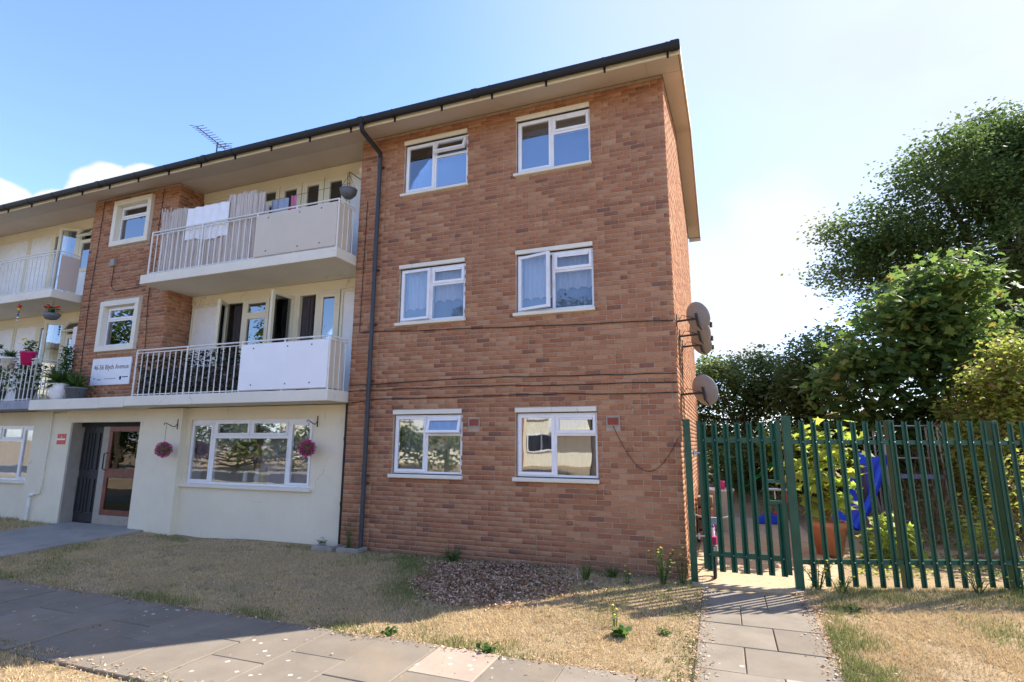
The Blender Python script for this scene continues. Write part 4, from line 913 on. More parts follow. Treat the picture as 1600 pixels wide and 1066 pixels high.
weed('grass_tuft', -1.25, -.55, .26, .14, 22, 'tall pale grass tuft right of the wood chips', 0, 'leafyellow', .03, nl=4); weed('grass_tuft', -3.35, -.22, .20, .2, 26, 'green grass tuft against the brick wall', 0, 'leafpot', .07, nl=5); weed('grass_tuft', -.95, -.25, .16, .14, 18, 'green grass tuft by the wall right of the wood chips', 0, 'leafpot', .06, nl=5)
# two concrete drain surrounds at the foot of the downpipes
for x, y, w, d, lb in ((-5.72, -.16, .40, .30, 'left concrete gully surround below the black waste pipe'), (-5.22, -.17, .42, .26, 'right concrete gully surround below the grey downpipe')):
    t = thing('gully_surround', (x, y, -.2), lb, 'gully', 'gully surrounds'); z = -.20; b = MB()
    b.box(x-w/2, x+w/2, y-d/2, y-d/2+.05, z-.1, z+.09); b.box(x-w/2, x-w/2+.05, y-d/2+.051, y+d/2, z-.1, z+.085); b.box(x+w/2-.05, x+w/2, y-d/2+.051, y+d/2, z-.1, z+.088); b.build('kerb', MT['path'], t, .006)
    MB().box(x-w/2+.05, x+w/2-.05, y-d/2+.05, y+d/2, z-.1, z+.01).build('grate', MT['greymetal'], t)

# ------------------------------------------------------------------ signs
def textmesh(body, x, z, y, size, mat, parent, name, width=None):
    cu = bpy.data.curves.new(name, 'FONT'); cu.body = body; cu.size = size; cu.extrude = .0015
    tmp = bpy.data.objects.new(name+'_tmp', cu); col.objects.link(tmp); bpy.context.view_layer.update()
    me = bpy.data.meshes.new_from_object(tmp.evaluated_get(bpy.context.evaluated_depsgraph_get())); bpy.data.objects.remove(tmp)
    co = np.empty(len(me.vertices)*3, np.float32); me.vertices.foreach_get('co', co); co = co.reshape(-1, 3)
    if width: co[:, 0] *= width/(co[:, 0].max()-co[:, 0].min())
    co = np.stack([co[:, 0]-co[:, 0].min()+x, y-co[:, 2], co[:, 1]+z], 1)-np.array(org(parent)); me.vertices.foreach_set('co', co.astype(np.float32).ravel())
    me.materials.clear(); me.materials.append(mat); me.update(); o = bpy.data.objects.new(name, me); link(o, parent); ORG[o.name] = org(parent); return o
MT['ink'] = simple('sign_ink', (.10, .10, .065), .6); MT['inkblue'] = simple('sign_blue_ink', (.03, .05, .14), .6); MT['signwhite'] = simple('sign_white', (.78, .80, .84), .45, var=.04)
t = thing('name_board', (-11.9, -.02, 2.775), 'white name board with block numbers below the lower stair window', 'sign')
MB().box(-12.535, -11.275, -.028, -.004, 2.775, 3.37).build('board', MT['signwhite'], t, .003)
textmesh('46-56 Blyth Avenue', -12.46, 3.12, -.0295, .15, MT['ink'], t, 'lettering', 1.12)
b = MB(); b.box(-12.44, -12.37, -.031, -.028, 2.915, 2.93); b.box(-12.30, -12.18, -.031, -.028, 2.888, 2.902); b.box(-12.08, -11.70, -.031, -.028, 2.905, 2.914); b.box(-11.50, -11.32, -.031, -.028, 2.925, 2.945); b.build('small_print', MT['inkblue'], t)
b = MB(); b.lathe([(0, 0), (.035, 0), (.035, .003), (0, .003)], (0, 0, 0), 14); b.v = [(-11.56+x, -.028-zz, 2.915+yy*1.2) for x, yy, zz in b.v]; b.build('emblem', MT['inkblue'], t)
t = thing('red_notice', (-13.255, -.01, 1.495), 'small red notice with white band beside the entrance', 'sign')
MB().box(-13.40, -13.11, -.010, -.001, 1.495, 1.72).build('plate', MT['redpl'], t); MB().box(-13.395, -13.115, -.012, -.0095, 1.585, 1.622).build('band', MT['signwhite'], t)
b = MB(); b.lathe([(0, 0), (.022, 0), (0, .003)], (0, 0, 0), 10); b.v = [(-13.255+x, -.0105-zz, 1.655+yy) for x, yy, zz in b.v]; b.build('emblem', MT['signwhite'], t)

# ------------------------------------------------------------------ flower balls on iron brackets
def ball(x, y, z, wx, wy, zb, lab1, lab2, r=.135):
    t = thing('wall_bracket', (wx, wy, zb), lab2, 'bracket', 'iron hanging brackets')
    MB().box(wx-.008, wx+.008, wy-.012, wy, zb-.09, zb+.11).build('plate', MT['bracket'], t)
    pts = [(wx, wy-.01, zb+.01), (wx, wy-.06, zb-.045), (wx, wy-.13, zb-.03), (wx, y-.02, zb+.03), (wx, y-.05, zb+.015), (wx, y-.04, zb-.01)]; MB().tube(pts, .008, 6).build('scroll', MT['bracket'], t)
    t = thing('flower_ball', (x, y, z), lab1, 'flower ball', 'artificial flower balls'); rr = np.random.default_rng(int(abs(x*100)))
    n = 620; d = rr.normal(0, 1, (n, 3)); d /= np.linalg.norm(d, axis=1)[:, None]; Pp = np.array((x, y, z))+d*r*rr.uniform(.86, .98, (n, 1)); V, F = leaves(Pp, .032, OVAL, rr, dirs=d)
    o = bpy.data.objects.new('petals', arr_mesh('petals', V, F, MT['pinkflower'], (x, y, z))); link(o, t); tag(o, kind='stuff')
    b = MB(); b.lathe([(r*.9*math.sin(math.pi*k/10), -r*.9*math.cos(math.pi*k/10)) for k in range(11)], (x, y, z), 16); b.build('core', MT['leafpot'], t); MB().tube([(x, y, z+r*.8), (x, y, zb)], .003, 5).build('string', MT['cable'], t)
ball(-9.70, -.24, 1.41, -9.70, 0, 1.90, 'pink flower ball hanging on the pier right of the door', 'iron bracket holding the flower ball on the pier'); ball(-6.34, -.09, 1.46, -6.34, YW, 1.93, 'pink flower ball in front of the bay window', 'iron bracket at the right edge of the bay window')

# ------------------------------------------------------------------ curtains, sheet, screens on the balconies
MT['net'] = leaf_mat('net_curtain', [(0, (.72, .74, .80)), (.5, (.74, .76, .82)), (1, (.78, .80, .86))], .45, .8)
MT['lilac'] = leaf_mat('lilac_voile', [(0, (.50, .45, .52)), (.5, (.55, .50, .57)), (1, (.60, .55, .62))], .4, .8)
MT['greycloth'] = simple('grey_curtain', (.10, .09, .10), .9); MT['sheet'] = simple('white_sheet', (.82, .83, .86), .85, var=.03); MT['towel'] = simple('blue_grey_towel', (.34, .40, .52), .95); MT['pinkcloth'] = simple('pink_cloth', (.55, .20, .34), .9); MT['reed'] = NT('reed').fin((.46, .38, .31), .9); MT['beigecloth'] = simple('beige_cloth', (.50, .38, .20), .9)
t_ = NT('reed_stalk'); MT['reed'] = t_.fin(t_.ramp(t_.island(), [(0, (.42, .36, .31)), (.5, (.58, .51, .46)), (1, (.70, .64, .60))]), .9, spec=.15)
def cloth(x0, x1, z0, z1, y, folds, amp, scal=0., nx=60, nz=10, swag=None, seed=1, sway=0.):
    r_ = random.Random(seed); ph = [r_.uniform(0, 6.28) for _ in range(3)]; b = MB(); vs = []
    for j in range(nz+1):
        for i in range(nx+1):
            u, v = i/nx, j/nz; zb = z0+scal*(abs(math.sin(u*folds*math.pi*.5)) if scal < .1 else .5+.5*math.sin(u*5.3+.6)*math.cos(u*2.1))
            a, c = x0, x1
            if swag: a, c = swag(v)
            x = a+(c-a)*u; z = zb+(z1-zb)*v
            vs.append((x+sway*math.sin(v*3+ph[2]), y+amp*math.sin(u*folds*2*math.pi+ph[0])+amp*.5*math.sin(u*folds*4.3+ph[1]+v*1.5), z))
    for j in range(nz):
        for i in range(nx): q = j*(nx+1)+i; b.f.append([q, q+1, q+nx+2, q+nx+1]); b.sm.append(True)
    b.v = vs; return b
def hang(name, bld, mat, label, cat, group=None): o = bld.build(name, MT[mat]); tag(o, label, cat, group); return o
G2 = 'curtains behind the window panes'
for w, nm in ((0, 'right'), (1, 'left')):
    x0, x1 = WINX[w]; xm = x0+(x1-x0)*.485
    hang('net_curtain', cloth(x0+.03, xm-.01, 3.86, 4.57, .16, 7, .012, .03), 'net', 'white net curtain in the left pane of the first floor %s window' % nm, 'curtain', G2)
    hang('net_curtain', cloth(xm+.01, x1-.03, 3.96, 4.57, .16, 7, .012, .04), 'net', 'short scalloped net in the right pane of the first floor %s window' % nm, 'curtain', G2)
MT['blind'] = simple('blue_grey_blind', (.17, .23, .34), .9, var=.05)
for fl, w, nm in ((2, 0, 'top floor right'), (2, 1, 'top floor left'), (1, 0, 'first floor right'), (1, 1, 'first floor left')):
    x0, x1 = WINX[w]; z0, z1 = FLZ[fl][0], FLZ[fl][1]; hang('roller_blind', cloth(x0+.02, x1-.02, z0+.02, z1-.10*(fl == 2), .195, 2, .004), 'blind', 'dull blue drape deep inside the %s window' % nm, 'blind', G2)
for w, nm in ((0, 'right'), (1, 'left')):
    x0, x1 = WINX[w]; hang('curtain', cloth(x0+.02, x1-.02, 1.05, 2.02, .20, 9, .02), 'net' if w else 'lilac', 'pale curtain inside the ground floor %s window' % nm, 'curtain', G2)
hang('curtain', cloth(-9.42, -8.95, .80, 1.97, .275, 6, .02, swag=lambda v: (-9.44, -9.30+.55*v**1.5)), 'lilac', 'lilac drape tied back at the left of the bay window', 'curtain', G2)
hang('curtain', cloth(-8.8, -7.9, .95, 1.97, .285, 7, .02, swag=lambda v: (-9.1+.2*v, -8.95+1.15*v**1.3)), 'lilac', 'sheer lilac swag across the middle of the bay window', 'curtain', G2)
hang('curtain', cloth(-7.75, -6.5, .78, 1.97, .285, 16, .015), 'lilac', 'sheer voile covering the right of the bay window', 'curtain', G2)
hang('curtain', cloth(-17.1, -14.5, .70, 1.9, .285, 22, .015), 'net', 'pale net behind the bay window left of the entrance', 'curtain', G2)
hang('curtain', cloth(-7.40, -7.12, 2.5, 4.5, .70, 4, .035), 'greycloth', 'dark grey curtain in the open balcony doorway', 'curtain', G2)
hang('curtain', cloth(-9.35, -9.1, 2.5, 4.5, .76, 3, .03), 'greycloth', 'dark curtain behind the open first floor casement', 'curtain', G2)
hang('curtain', cloth(-6.88, -6.42, 5.1, 6.9, .74, 5, .025), 'net', 'pale curtain in the rightmost top balcony door', 'curtain', G2)
for k, (x, z, s) in enumerate(((-8.55, 1.42, .06), (-7.98, 1.44, .055), (-7.66, 1.46, .065))):
    b = MB(); pr = [(16*math.sin(a)**3/16*s, (13*math.cos(a)-5*math.cos(2*a)-2*math.cos(3*a)-math.cos(4*a))/16*s) for a in np.linspace(0, 2*math.pi, 22)[:-1]]; b.prism([(x+p, .245, z+q) for p, q in pr], (0, .012, 0)); o = b.build('heart_ornament', MT['whitepot']); tag(o, ('leftmost', 'middle', 'rightmost')[k]+' of three white hearts hanging in the bay window', 'ornament', 'hearts in the bay window')
t = thing('vase_of_dried_flowers', (-7.85, .34, .80), 'vase of grey dried flowers on the bay window sill', 'vase'); MB().lathe([(.05, 0), (.07, .08), (.045, .18), (.06, .26)], (-7.85, .34, .80), 14).build('vase', MT['whitepot'], t)
rr = np.random.default_rng(8); n = 260; d = rr.normal(0, 1, (n, 3)); d[:, 2] = np.abs(d[:, 2])+.5; d /= np.linalg.norm(d, axis=1)[:, None]; Pp = np.array((-7.85, .34, 1.08))+d*rr.uniform(.05, .33, (n, 1))*np.array([1, .35, 1]); V, F = leaves(Pp, .07, LANCE, rr, dirs=d); MT['dried'] = simple('dried_stem', (.34, .33, .37), .9, var=.3)
o = bpy.data.objects.new('dried_flowers', arr_mesh('dried_flowers', V, F, MT['dried'], (-7.85, .34, .8))); link(o, t); tag(o, kind='stuff')
for x, lb, mt in ((-8.12, 'small white dog figurine left of the vase', 'whitepot'), (-7.68, 'small yellow posy right of the vase', 'yellowflower')):
    b = MB(); b.lathe([(0, 0), (.045, .01), (.05, .06), (.035, .11), (.045, .15), (.03, .19), (0, .20)], (x, .30, .80), 10); o = b.build('figurine', MT[mt]); tag(o, lb, 'figurine', 'ornaments on the bay window sill')
hang('bed_sheet', cloth(-9.50, -8.36, 5.50, 6.30, -.462, 5, .013, .13, nx=70, nz=16, seed=5), 'sheet', 'white bed sheet drying over the reed screen on the top balcony', 'sheet')
t = thing('reed_screen', (-8.9, -.43, 4.97), 'split reed screening tied behind the bars of the top balcony', 'screen'); b = MB()
for k in range(620):
    x = random.uniform(-10.25, -7.5); top = (6.34 if x < -9.55 or x > -8.45 else 6.22)+random.gauss(0, .025)+(.06 if -8.4 < x < -7.7 else 0); ln = random.gauss(0, .02)
    if x < -10.0: top += random.uniform(-.3, .12); ln *= 4
    b.box(x-.004, x+.004, -.432+random.uniform(-.012, .0), -.42, 4.98, top, Matrix.Translation((x, 0, 5.6)) @ Matrix.Rotation(ln, 4, 'Y') @ Matrix.Translation((-x, 0, -5.6)))
tag(b.build('reeds', MT['reed'], t), kind='stuff')
hang('towel', cloth(-7.55, -7.12, 5.86, 6.28, -.20, 3, .012, seed=3), 'towel', 'blue grey towel on the washing line above the beige panel', 'towel', 'washing on the top balcony'); hang('garment', cloth(-7.06, -6.93, 5.83, 6.30, -.20, 2, .02, seed=4), 'pinkcloth', 'pink garment pegged beside the towel', 'garment', 'washing on the top balcony'); hang('garment', cloth(-7.75, -7.58, 5.86, 6.22, -.20, 2, .02, seed=6), 'sheet', 'pale garment pegged left of the towel', 'garment', 'washing on the top balcony')
o = MB().tube([(-10.4, -.2, 6.27), (-7.4, -.2, 6.29), (-5.65, -.2, 6.33)], .004, 5).build('washing_line', MT['cable']); tag(o, 'thin washing line across the top balcony', 'washing line')
t = thing('ivy_screen', (-9, -.44, 2.47), 'dark leafy privacy screen behind the bars of the first floor balcony', 'screen'); rr = np.random.default_rng(9)
MB().box(-10.38, -7.66, -.425, -.42, 2.49, 2.98).build('backing', MT['greycloth'], t)
n = 2600; Pp = np.stack([rr.uniform(-10.38, -7.66, n), rr.uniform(-.455, -.43, n), 2.49+.80*rr.uniform(0, 1, n)**1.25], 1); V, F = leaves(Pp, .075, OVAL, rr); MT['leafivy'] = leaf_mat('artificial_ivy', [(0, (.018, .025, .016)), (.5, (.035, .048, .03)), (.85, (.07, .09, .07)), (1, (.30, .32, .33))], .1, .5)
o = bpy.data.objects.new('ivy_leaves', arr_mesh('ivy_leaves', V, F, MT['leafivy'], (-9, -.44, 2.47))); link(o, t); tag(o, kind='stuff')
hang('reed_screen', MB().box(-13.49, -13.485, -.44, -.04, 4.99, 5.80), 'reed', 'brown screening on the side rail of the left top balcony', 'screen')

# ------------------------------------------------------------------ pots and plants on the left balcony and canopy
def potplant(name, x, y, z, prof, potmat, label, mat, nl, size, shape, h, sp, flower=None, droop=.0, group='potted plants on the left balcony', cat='potted plant'):
    t = thing(name, (x, y, z), label, cat, group); MB().lathe(prof, (x, y, z), 18).build('pot', MT[potmat], t); zt = z+prof[-1][1]; rr = np.random.default_rng(int(abs(x*313+z*71)*7) % 9999)
    MB().lathe([(0, -.02), (prof[-1][0]*.93, -.02)], (x, y, zt), 14).build('soil', MT['joint'], t)
    a = rr.uniform(0, 6.28, nl); q = rr.uniform(0, 1, nl)**.6; Pp = np.stack([x+np.cos(a)*sp*q*rr.uniform(0, 1, nl), y+np.sin(a)*sp*q*rr.uniform(0, 1, nl), zt+rr.uniform(0, h, nl)], 1)
    if shape is LANCE: Pp[:, :2] = np.array([x, y])+(Pp[:, :2]-np.array([x, y]))*.35; Pp[:, 2] = zt+rr.uniform(0, h*.25, nl); dd = np.stack([np.cos(a), np.sin(a), rr.uniform(-.4, 1.6, nl)], 1)
    else: dd = None
    V, F = leaves(Pp, size, shape, rr, dirs=dd); o = bpy.data.objects.new('foliage', arr_mesh('foliage', V, F, MT[mat], (x, y, z))); link(o, t); tag(o, kind='stuff')
    if flower:
        fm, nf, fr = flower; ff = MB()
        for k in range(nf): aa = rr.uniform(0, 6.28); ff.lathe([(0, -.01), (fr, 0), (fr*.8, fr*.6), (0, fr*.8)], (x+math.cos(aa)*sp*rr.uniform(.2, .9), y+math.sin(aa)*sp*rr.uniform(.2, .9), zt+h*rr.uniform(.6, 1.1)), 8)
        ff.build('flower', MT[fm], t)
    return t
POT = lambda r0, r1, h: [(0, 0), (r0, 0), (r1*.96, h*.84), (r1*1.06, h*.85), (r1*1.06, h), (r1*.95, h)]
potplant('flower_pot', -13.95, -.53, 3.24, POT(.10, .15, .30), 'pinkpot', 'magenta pot with red and yellow flowers hooked on the rail', 'leafpot', 150, .06, OVAL, .26, .2, ('yellowflower', 5, .03)); potplant('flower_pot', -14.62, -.53, 3.20, POT(.10, .15, .24), 'whitepot', 'white pot on the rail left of the magenta one', 'leafpot', 90, .16, LANCE, .3, .2, None)
potplant('flower_pot', -15.3, -.5, 3.22, POT(.10, .15, .24), 'whitepot', 'white rail pot at the left edge of the picture', 'leafpot', 120, .08, OVAL, .35, .2, ('yellowflower', 4, .025))
potplant('urn_planter', -12.98, -.33, 2.445, [(0, 0), (.13, 0), (.20, .10), (.215, .22), (.17, .33), (.18, .36), (.165, .36)], 'whitepot', 'white urn with a drooping spider plant on the canopy', 'leafpot', 130, .34, LANCE, .25, .2); potplant('planter', -12.45, -.33, 2.445, POT(.15, .20, .26), 'greypot', 'grey tub of strappy leaves on the canopy beside the name board', 'leafpot', 60, .30, LANCE, .3, .2)
potplant('tall_shrub_pot', -13.28, -.12, 2.445, POT(.12, .17, .28), 'greypot', 'tall dark shrub in a pot at the balcony corner', 'leafpot', 900, .06, OVAL, .95, .22, ('pinkflower', 6, .02)); potplant('balcony_shrub', -14.3, -.3, 2.445, POT(.14, .2, .28), 'greypot', 'dark leafy plants filling the balcony behind the left bars', 'leafpot', 900, .07, OVAL, .6, .55, ('pinkflower', 10, .02)); potplant('balcony_shrub', -15.4, -.3, 2.445, POT(.14, .2, .28), 'greypot', 'leafy plants behind the bars at the far left', 'leafpot', 700, .07, OVAL, .6, .5, ('redflower', 8, .02))
t = potplant('hanging_basket', -13.55, -.42, 4.26, [(0, 0), (.10, .02), (.16, .09), (.175, .15), (.16, .15)], 'greypot', 'dark hanging bowl of red and pink flowers under the left balcony', 'leafpot', 130, .06, OVAL, .16, .17, ('redflower', 5, .04), cat='hanging basket'); MB().tube([(-13.55, -.42, 4.40), (-13.55, -.42, 4.77)], .004, 5).build('chain', MT['cable'], t)
t = potplant('hanging_basket', -5.93, .08, 6.18, [(0, 0), (.08, .02), (.15, .10), (.17, .19), (.16, .19)], 'greypot', 'empty grey hanging basket beside the brick block at the top balcony', 'twig', 20, .04, OVAL, .02, .1, cat='hanging basket')
b = MB()
for a in (0, 2.1, 4.2): b.tube([(-5.93+.16*math.cos(a), .08+.16*math.sin(a), 6.37), (-5.93, .08, 6.68)], .004, 5)
b.tube([(-5.93, .08, 6.68), (-5.93, .08, 6.74), (-5.93, .56, 6.76)], .008, 6); b.build('chain', MT['cable'], t)
o = MB().lathe([(.10*math.sin(math.pi*k/8), -.10*math.cos(math.pi*k/8)) for k in range(9)], (-5.80, .35, 6.86), 14).build('globe_lamp', MT['timber']); tag(o, 'cream globe lamp above the empty hanging basket', 'lamp')
t = thing('wind_spinner', (-14.75, -.45, 4.35), 'string of red yellow and blue baubles hanging under the left balcony', 'ornament')
for k, (mt, r_) in enumerate((('redpl', .045), ('yellowflower', .03), ('leafvine', .028), ('bluepl', .024), ('whitepot', .022), ('whitepot', .02))): MB().lathe([(r_*math.sin(math.pi*i/6), -r_*math.cos(math.pi*i/6)) for i in range(7)], (-14.75, -.45, 4.68-.068*k), 10).build('bauble', MT[mt], t)
MB().tube([(-14.75, -.45, 4.3), (-14.75, -.45, 4.77)], .003, 5).build('string', MT['cable'], t)
hang('printed_banner', cloth(-13.98, -13.42, 3.15, 4.28, .30, 2, .012), 'sheet', 'white printed cloth hanging at the right of the left balcony', 'banner')

# ------------------------------------------------------------------ things in the garden
t = thing('terracotta_planter', (2.05, 2.5, -.18), 'large terracotta planter with a bright vine behind the fence', 'planter')
MB().lathe([(0, 0), (.19, 0), (.262, .42), (.285, .43), (.29, .52), (.265, .52), (.25, .47), (0, .46)], (2.05, 2.5, -.18), 26).build('pot', MT['terracotta'], t)
rr = np.random.default_rng(31); n = 330; k = rr.integers(0, 5, n); cs = np.array([(2.0, 2.5, .9), (2.05, 2.5, 1.35), (2.2, 2.45, .75), (1.9, 2.5, 1.1), (2.25, 2.4, 1.5)]); Pp = cs[k]+rr.normal(0, 1, (n, 3))*np.array([.20, .16, .24]); V, F = leaves(Pp, .15, MAPLE, rr)
o = bpy.data.objects.new('vine', arr_mesh('vine', V, F, MT['leafvine'], (2.05, 2.5, -.18))); link(o, t); tag(o, kind='stuff'); b = MB()
for c in cs: b.tube([(2.05, 2.5, .35), tuple((Vector((2.05, 2.5, .35))+Vector(c))/2+Vector((.05, 0, .05))), tuple(c)], [.014, .01, .005], 5)
b.build('stem', MT['twig'], t)
def bush(name, x, y, r0, h, n, mat, size, shape, label):
    z = float(gz(x, y)); t = thing(name, (x, y, z), label, 'plant', 'low plants inside the garden'); rr = np.random.default_rng(int(abs(x*91+y*37)*10)); a = rr.uniform(0, 6.28, n); q = np.sqrt(rr.uniform(0, 1, n))*r0
    Pp = np.stack([x+np.cos(a)*q, y+np.sin(a)*q, z+rr.uniform(.03, 1, n)*h*(1-.5*(q/r0)**2)], 1); V, F = leaves(Pp, size, shape, rr); o = bpy.data.objects.new('foliage', arr_mesh('foliage', V, F, MT[mat], (x, y, z))); link(o, t); tag(o, kind='stuff'); b = MB()
    for i in range(7): b.tube([(x+math.cos(i)*r0*.2, y+math.sin(i)*r0*.2, z-.02), (x+math.cos(i)*r0*.6, y+math.sin(i)*r0*.6, z+h*.7)], [.008, .004], 4)
    b.build('stem', MT['twig'], t)
bush('vine_plant', 2.85, 2.3, .36, .75, 190, 'leafvine', .13, MAPLE, 'bright green vine spilling right of the terracotta planter'); bush('lavender_bush', 3.15, 2.2, .22, .62, 260, 'leafhedge', .07, LANCE, 'grey green feathery bush behind the middle fence post'); bush('ground_cover', 2.6, 1.5, .5, .10, 330, 'leafvine', .05, OVAL, 'low yellow green plants along the inside of the fence'); bush('ground_cover', 3.9, 2.3, .6, .14, 300, 'leafhedge', .06, OVAL, 'patchy low weeds behind the right fence bays'); bush('sucker_plant', 4.2, 3.0, .2, .8, 70, 'leafvine', .11, OVAL, 'thin sapling with a few pale leaves behind the right fence')
bush('climbing_shrub', 4.75, 2.75, .55, 2.0, 800, 'leafyellow', .075, OVAL, 'tall pink tinged climber close behind the rightmost pales'); bush('garden_shrub', 3.95, 4.3, .5, 1.2, 420, 'leafhedge', .08, OVAL, 'rounded olive shrub in front of the climbing frame'); bush('garden_shrub', 4.5, 3.9, .45, 1.0, 380, 'leafvine', .08, OVAL, 'bright green shrub right of the climbing frame')
bush('garden_shrub', 1.75, 6.9, .5, .9, 420, 'leafhedge', .08, OVAL, 'dark small shrub at the back edge of the patio')
t = thing('storage_tub', (.37, 4.45, -.18), 'tall cream plastic tub standing against the gable wall', 'tub'); MB().lathe([(0, 0), (.25, 0), (.31, .78), (.33, .79), (.33, .83), (.30, .83), (.29, .78), (0, .77)], (.37, 4.45, -.18), 22).build('body', MT['tub'], t)
t = thing('beaker', (.47, 4.35, .62), 'pink beaker standing on the cream tub', 'beaker'); MB().lathe([(0, 0), (.045, 0), (.06, .2), (.052, .2), (.04, .02)], (.47, 4.35, .61), 12).build('cup', MT['pinkpot'], t)
t = thing('crate_stack', (.18, 3.1, -.18), 'stack of brown crates against the gable wall', 'crates')
for k in range(4): MB().box(.03, .30, 2.95, 3.4, -.17+.2*k, .0+.2*k).build('crate', MT['twig' if k % 2 else 'terracotta'], t, .01)
bk = thing('child_bicycle', (.34, .55, -.185), "child's purple bicycle parked behind the gate", 'bicycle')
def wheel(y, z, r_):
    w = part('wheel', bk); b = MB(); n = 28
    for R_, rr_, mt, nm in ((r_-.022, .022, 'rubber', 'tyre'), (r_-.05, .010, 'steel', 'rim')):
        b = MB(); pts = [(.34, y+R_*math.cos(2*math.pi*k/n), z+R_*math.sin(2*math.pi*k/n)) for k in range(n+1)]; b.tube(pts, rr_, 8, cap=False); b.build(nm, MT[mt], w)
    b = MB()
    for k in range(12): a = 2*math.pi*k/12; b.tube([(.34, y, z), (.34, y+(r_-.05)*math.cos(a), z+(r_-.05)*math.sin(a))], .002, 4)
    b.build('spokes', MT['steel'], w)
wheel(.16, .02, .205); wheel(.95, .02, .205)
b = MB(); b.tube([(.34, .28, .42), (.34, .55, .12), (.34, .80, .38)], .018, 8); b.tube([(.34, .27, .46), (.34, .70, .35)], .018, 8); b.tube([(.34, .55, .12), (.34, .95, .02)], .012, 8); b.tube([(.34, .78, .38), (.34, .95, .02)], .012, 8); b.build('frame', MT['purple'], bk)
b = MB(); b.tube([(.34, .30, .50), (.34, .20, .20)], .016, 8); b.tube([(.30, .20, .22), (.30, .16, .02)], .011, 6); b.tube([(.38, .20, .22), (.38, .16, .02)], .011, 6); b.tube([(.29, .2, .22), (.39, .2, .22)], .012, 6); b.build('fork', MT['whitepot'], bk)
b = MB(); b.tube([(.34, .30, .48), (.34, .31, .56)], .012, 6); b.tube([(.10, .36, .60), (.22, .30, .57), (.46, .30, .57), (.58, .36, .60)], .011, 6); b.build('handlebar', MT['steel'], bk); MB().box(.27, .41, .26, .30, .49, .58).build('bar_pad', MT['towel'], bk, .01)
MB().add([(.34, .66, .47), (.27, .88, .49), (.41, .88, .49), (.34, .66, .44), (.28, .88, .44), (.40, .88, .44)], [(0, 2, 1), (3, 4, 5), (0, 1, 4, 3), (1, 2, 5, 4), (2, 0, 3, 5)]).build('saddle', MT['pinkpot'], bk); MB().box(.30, .38, .16, .30, .24, .34).build('shield', MT['pinkpot'], bk, .01)
sl = thing('plastic_slide', (3.2, 5.4, -.15), 'blue plastic slide behind the fence', 'slide'); b = MB(); pr = [(-.28, .16), (-.25, .16), (-.22, .0), (.22, .0), (.25, .16), (.28, .16), (.26, -.03), (-.26, -.03)]
S0, S1 = Vector((3.45, 5.3, 1.32)), Vector((2.70, 4.75, -.05)); ax = (S1-S0).normalized(); sd_ = ax.cross(Vector((0, 0, 1))).normalized(); nm_ = sd_.cross(ax); rings = []
for k in range(9): u_ = k/8; c = S0.lerp(S1, u_)+Vector((0, 0, -.14*math.sin(math.pi*u_))); rings.append([c+sd_*p+nm_*q for p, q in pr])
vs_ = [p for r_ in rings for p in r_]; fs_ = [(k*8+i, k*8+(i+1) % 8, (k+1)*8+(i+1) % 8, (k+1)*8+i) for k in range(8) for i in range(8)]; b.add(vs_, fs_, True); b.build('chute', MT['bluepl'], sl)
b = MB()
for s_ in (-.24, .24): p = S0+sd_*s_; b.tube([tuple(p), (p.x+.25, p.y+.25, -.15)], .025, 8); b.tube([tuple(p), tuple(p+Vector((0, 0, .35))), tuple(p+Vector((.15, .1, .38)))], .018, 8)
b.build('ladder', MT['steel'], sl)
for k, (x, mt, w_, lb) in enumerate(((3.0, 'greycloth', .16, 'dark trousers hung left of the blue slide'), (3.22, 'sheet', .10, 'white cloth hung on the blue slide'), (3.62, 'beigecloth', .16, 'tan cloth hung right of the blue slide'))): hang('garment', cloth(x, x+w_, .35, 1.18, 4.95+.1*k, 2, .02, seed=20+k), mt, lb, 'garment', 'washing hung around the slide')
pf = thing('play_frame', (4.3, 6.0, -.1), 'grey metal climbing frame behind the fence', 'play frame'); b = MB()
x0, x1, y0, y1 = 3.75, 4.75, 6.0, 6.7
for x in (x0, x1): b.tube([(x+.05, y0-.1, -.15), (x, y0, 1.95)], .022, 8); b.tube([(x+.05, y1+.1, -.15), (x, y1, 1.95)], .022, 8); b.tube([(x, y0, 1.95), (x, y1, 1.95)], .022, 8)
b.build('upright', MT['steel'], pf)
for z in (1.95, 1.28, .0): MB().tube([(x0, y0-.02, z), (x1, y0-.02, z)], .02, 8).build('rung', MT['steel'], pf)
MB().box(x0, x1, y0-.05, y0+.02, .86, .95).build('bar', MT['towel'], pf); MB().tube([(x1, y0, 1.95), (x1+.45, y0-.3, .5)], .018, 8).build('stay', MT['steel'], pf)
gf = thing('green_goal', (1.5, 8.2, -.1), 'thin green tube play goal seen through the gate', 'play frame'); b = MB()
for k in range(4): b.tube([(.9+.25*k, 8.2, .35+.22*k), (1.6+.25*k, 8.2, .85+.25*k)], .014, 6)
b.tube([(1.0, 8.2, -.1), (1.0, 8.2, 1.2)], .016, 6); b.tube([(2.0, 8.2, -.1), (2.0, 8.2, 1.5)], .016, 6); b.build('tube', MT['greenpipe'], gf)
t = thing('toy_wheelbarrow', (1.4, 5.8, -.17), 'blue and red toy scoop lying on the patio', 'toy'); MB().prism([(1.15, 5.7, -.17), (1.55, 5.7, -.17), (1.60, 5.7, .02), (1.35, 5.7, .05), (1.12, 5.7, -.08)], (0, .25, 0)).build('scoop', MT['bluepl'], t, .02); MB().box(1.50, 1.72, 5.74, 5.92, -.03, .09).build('handle', MT['redpl'], t, .02)
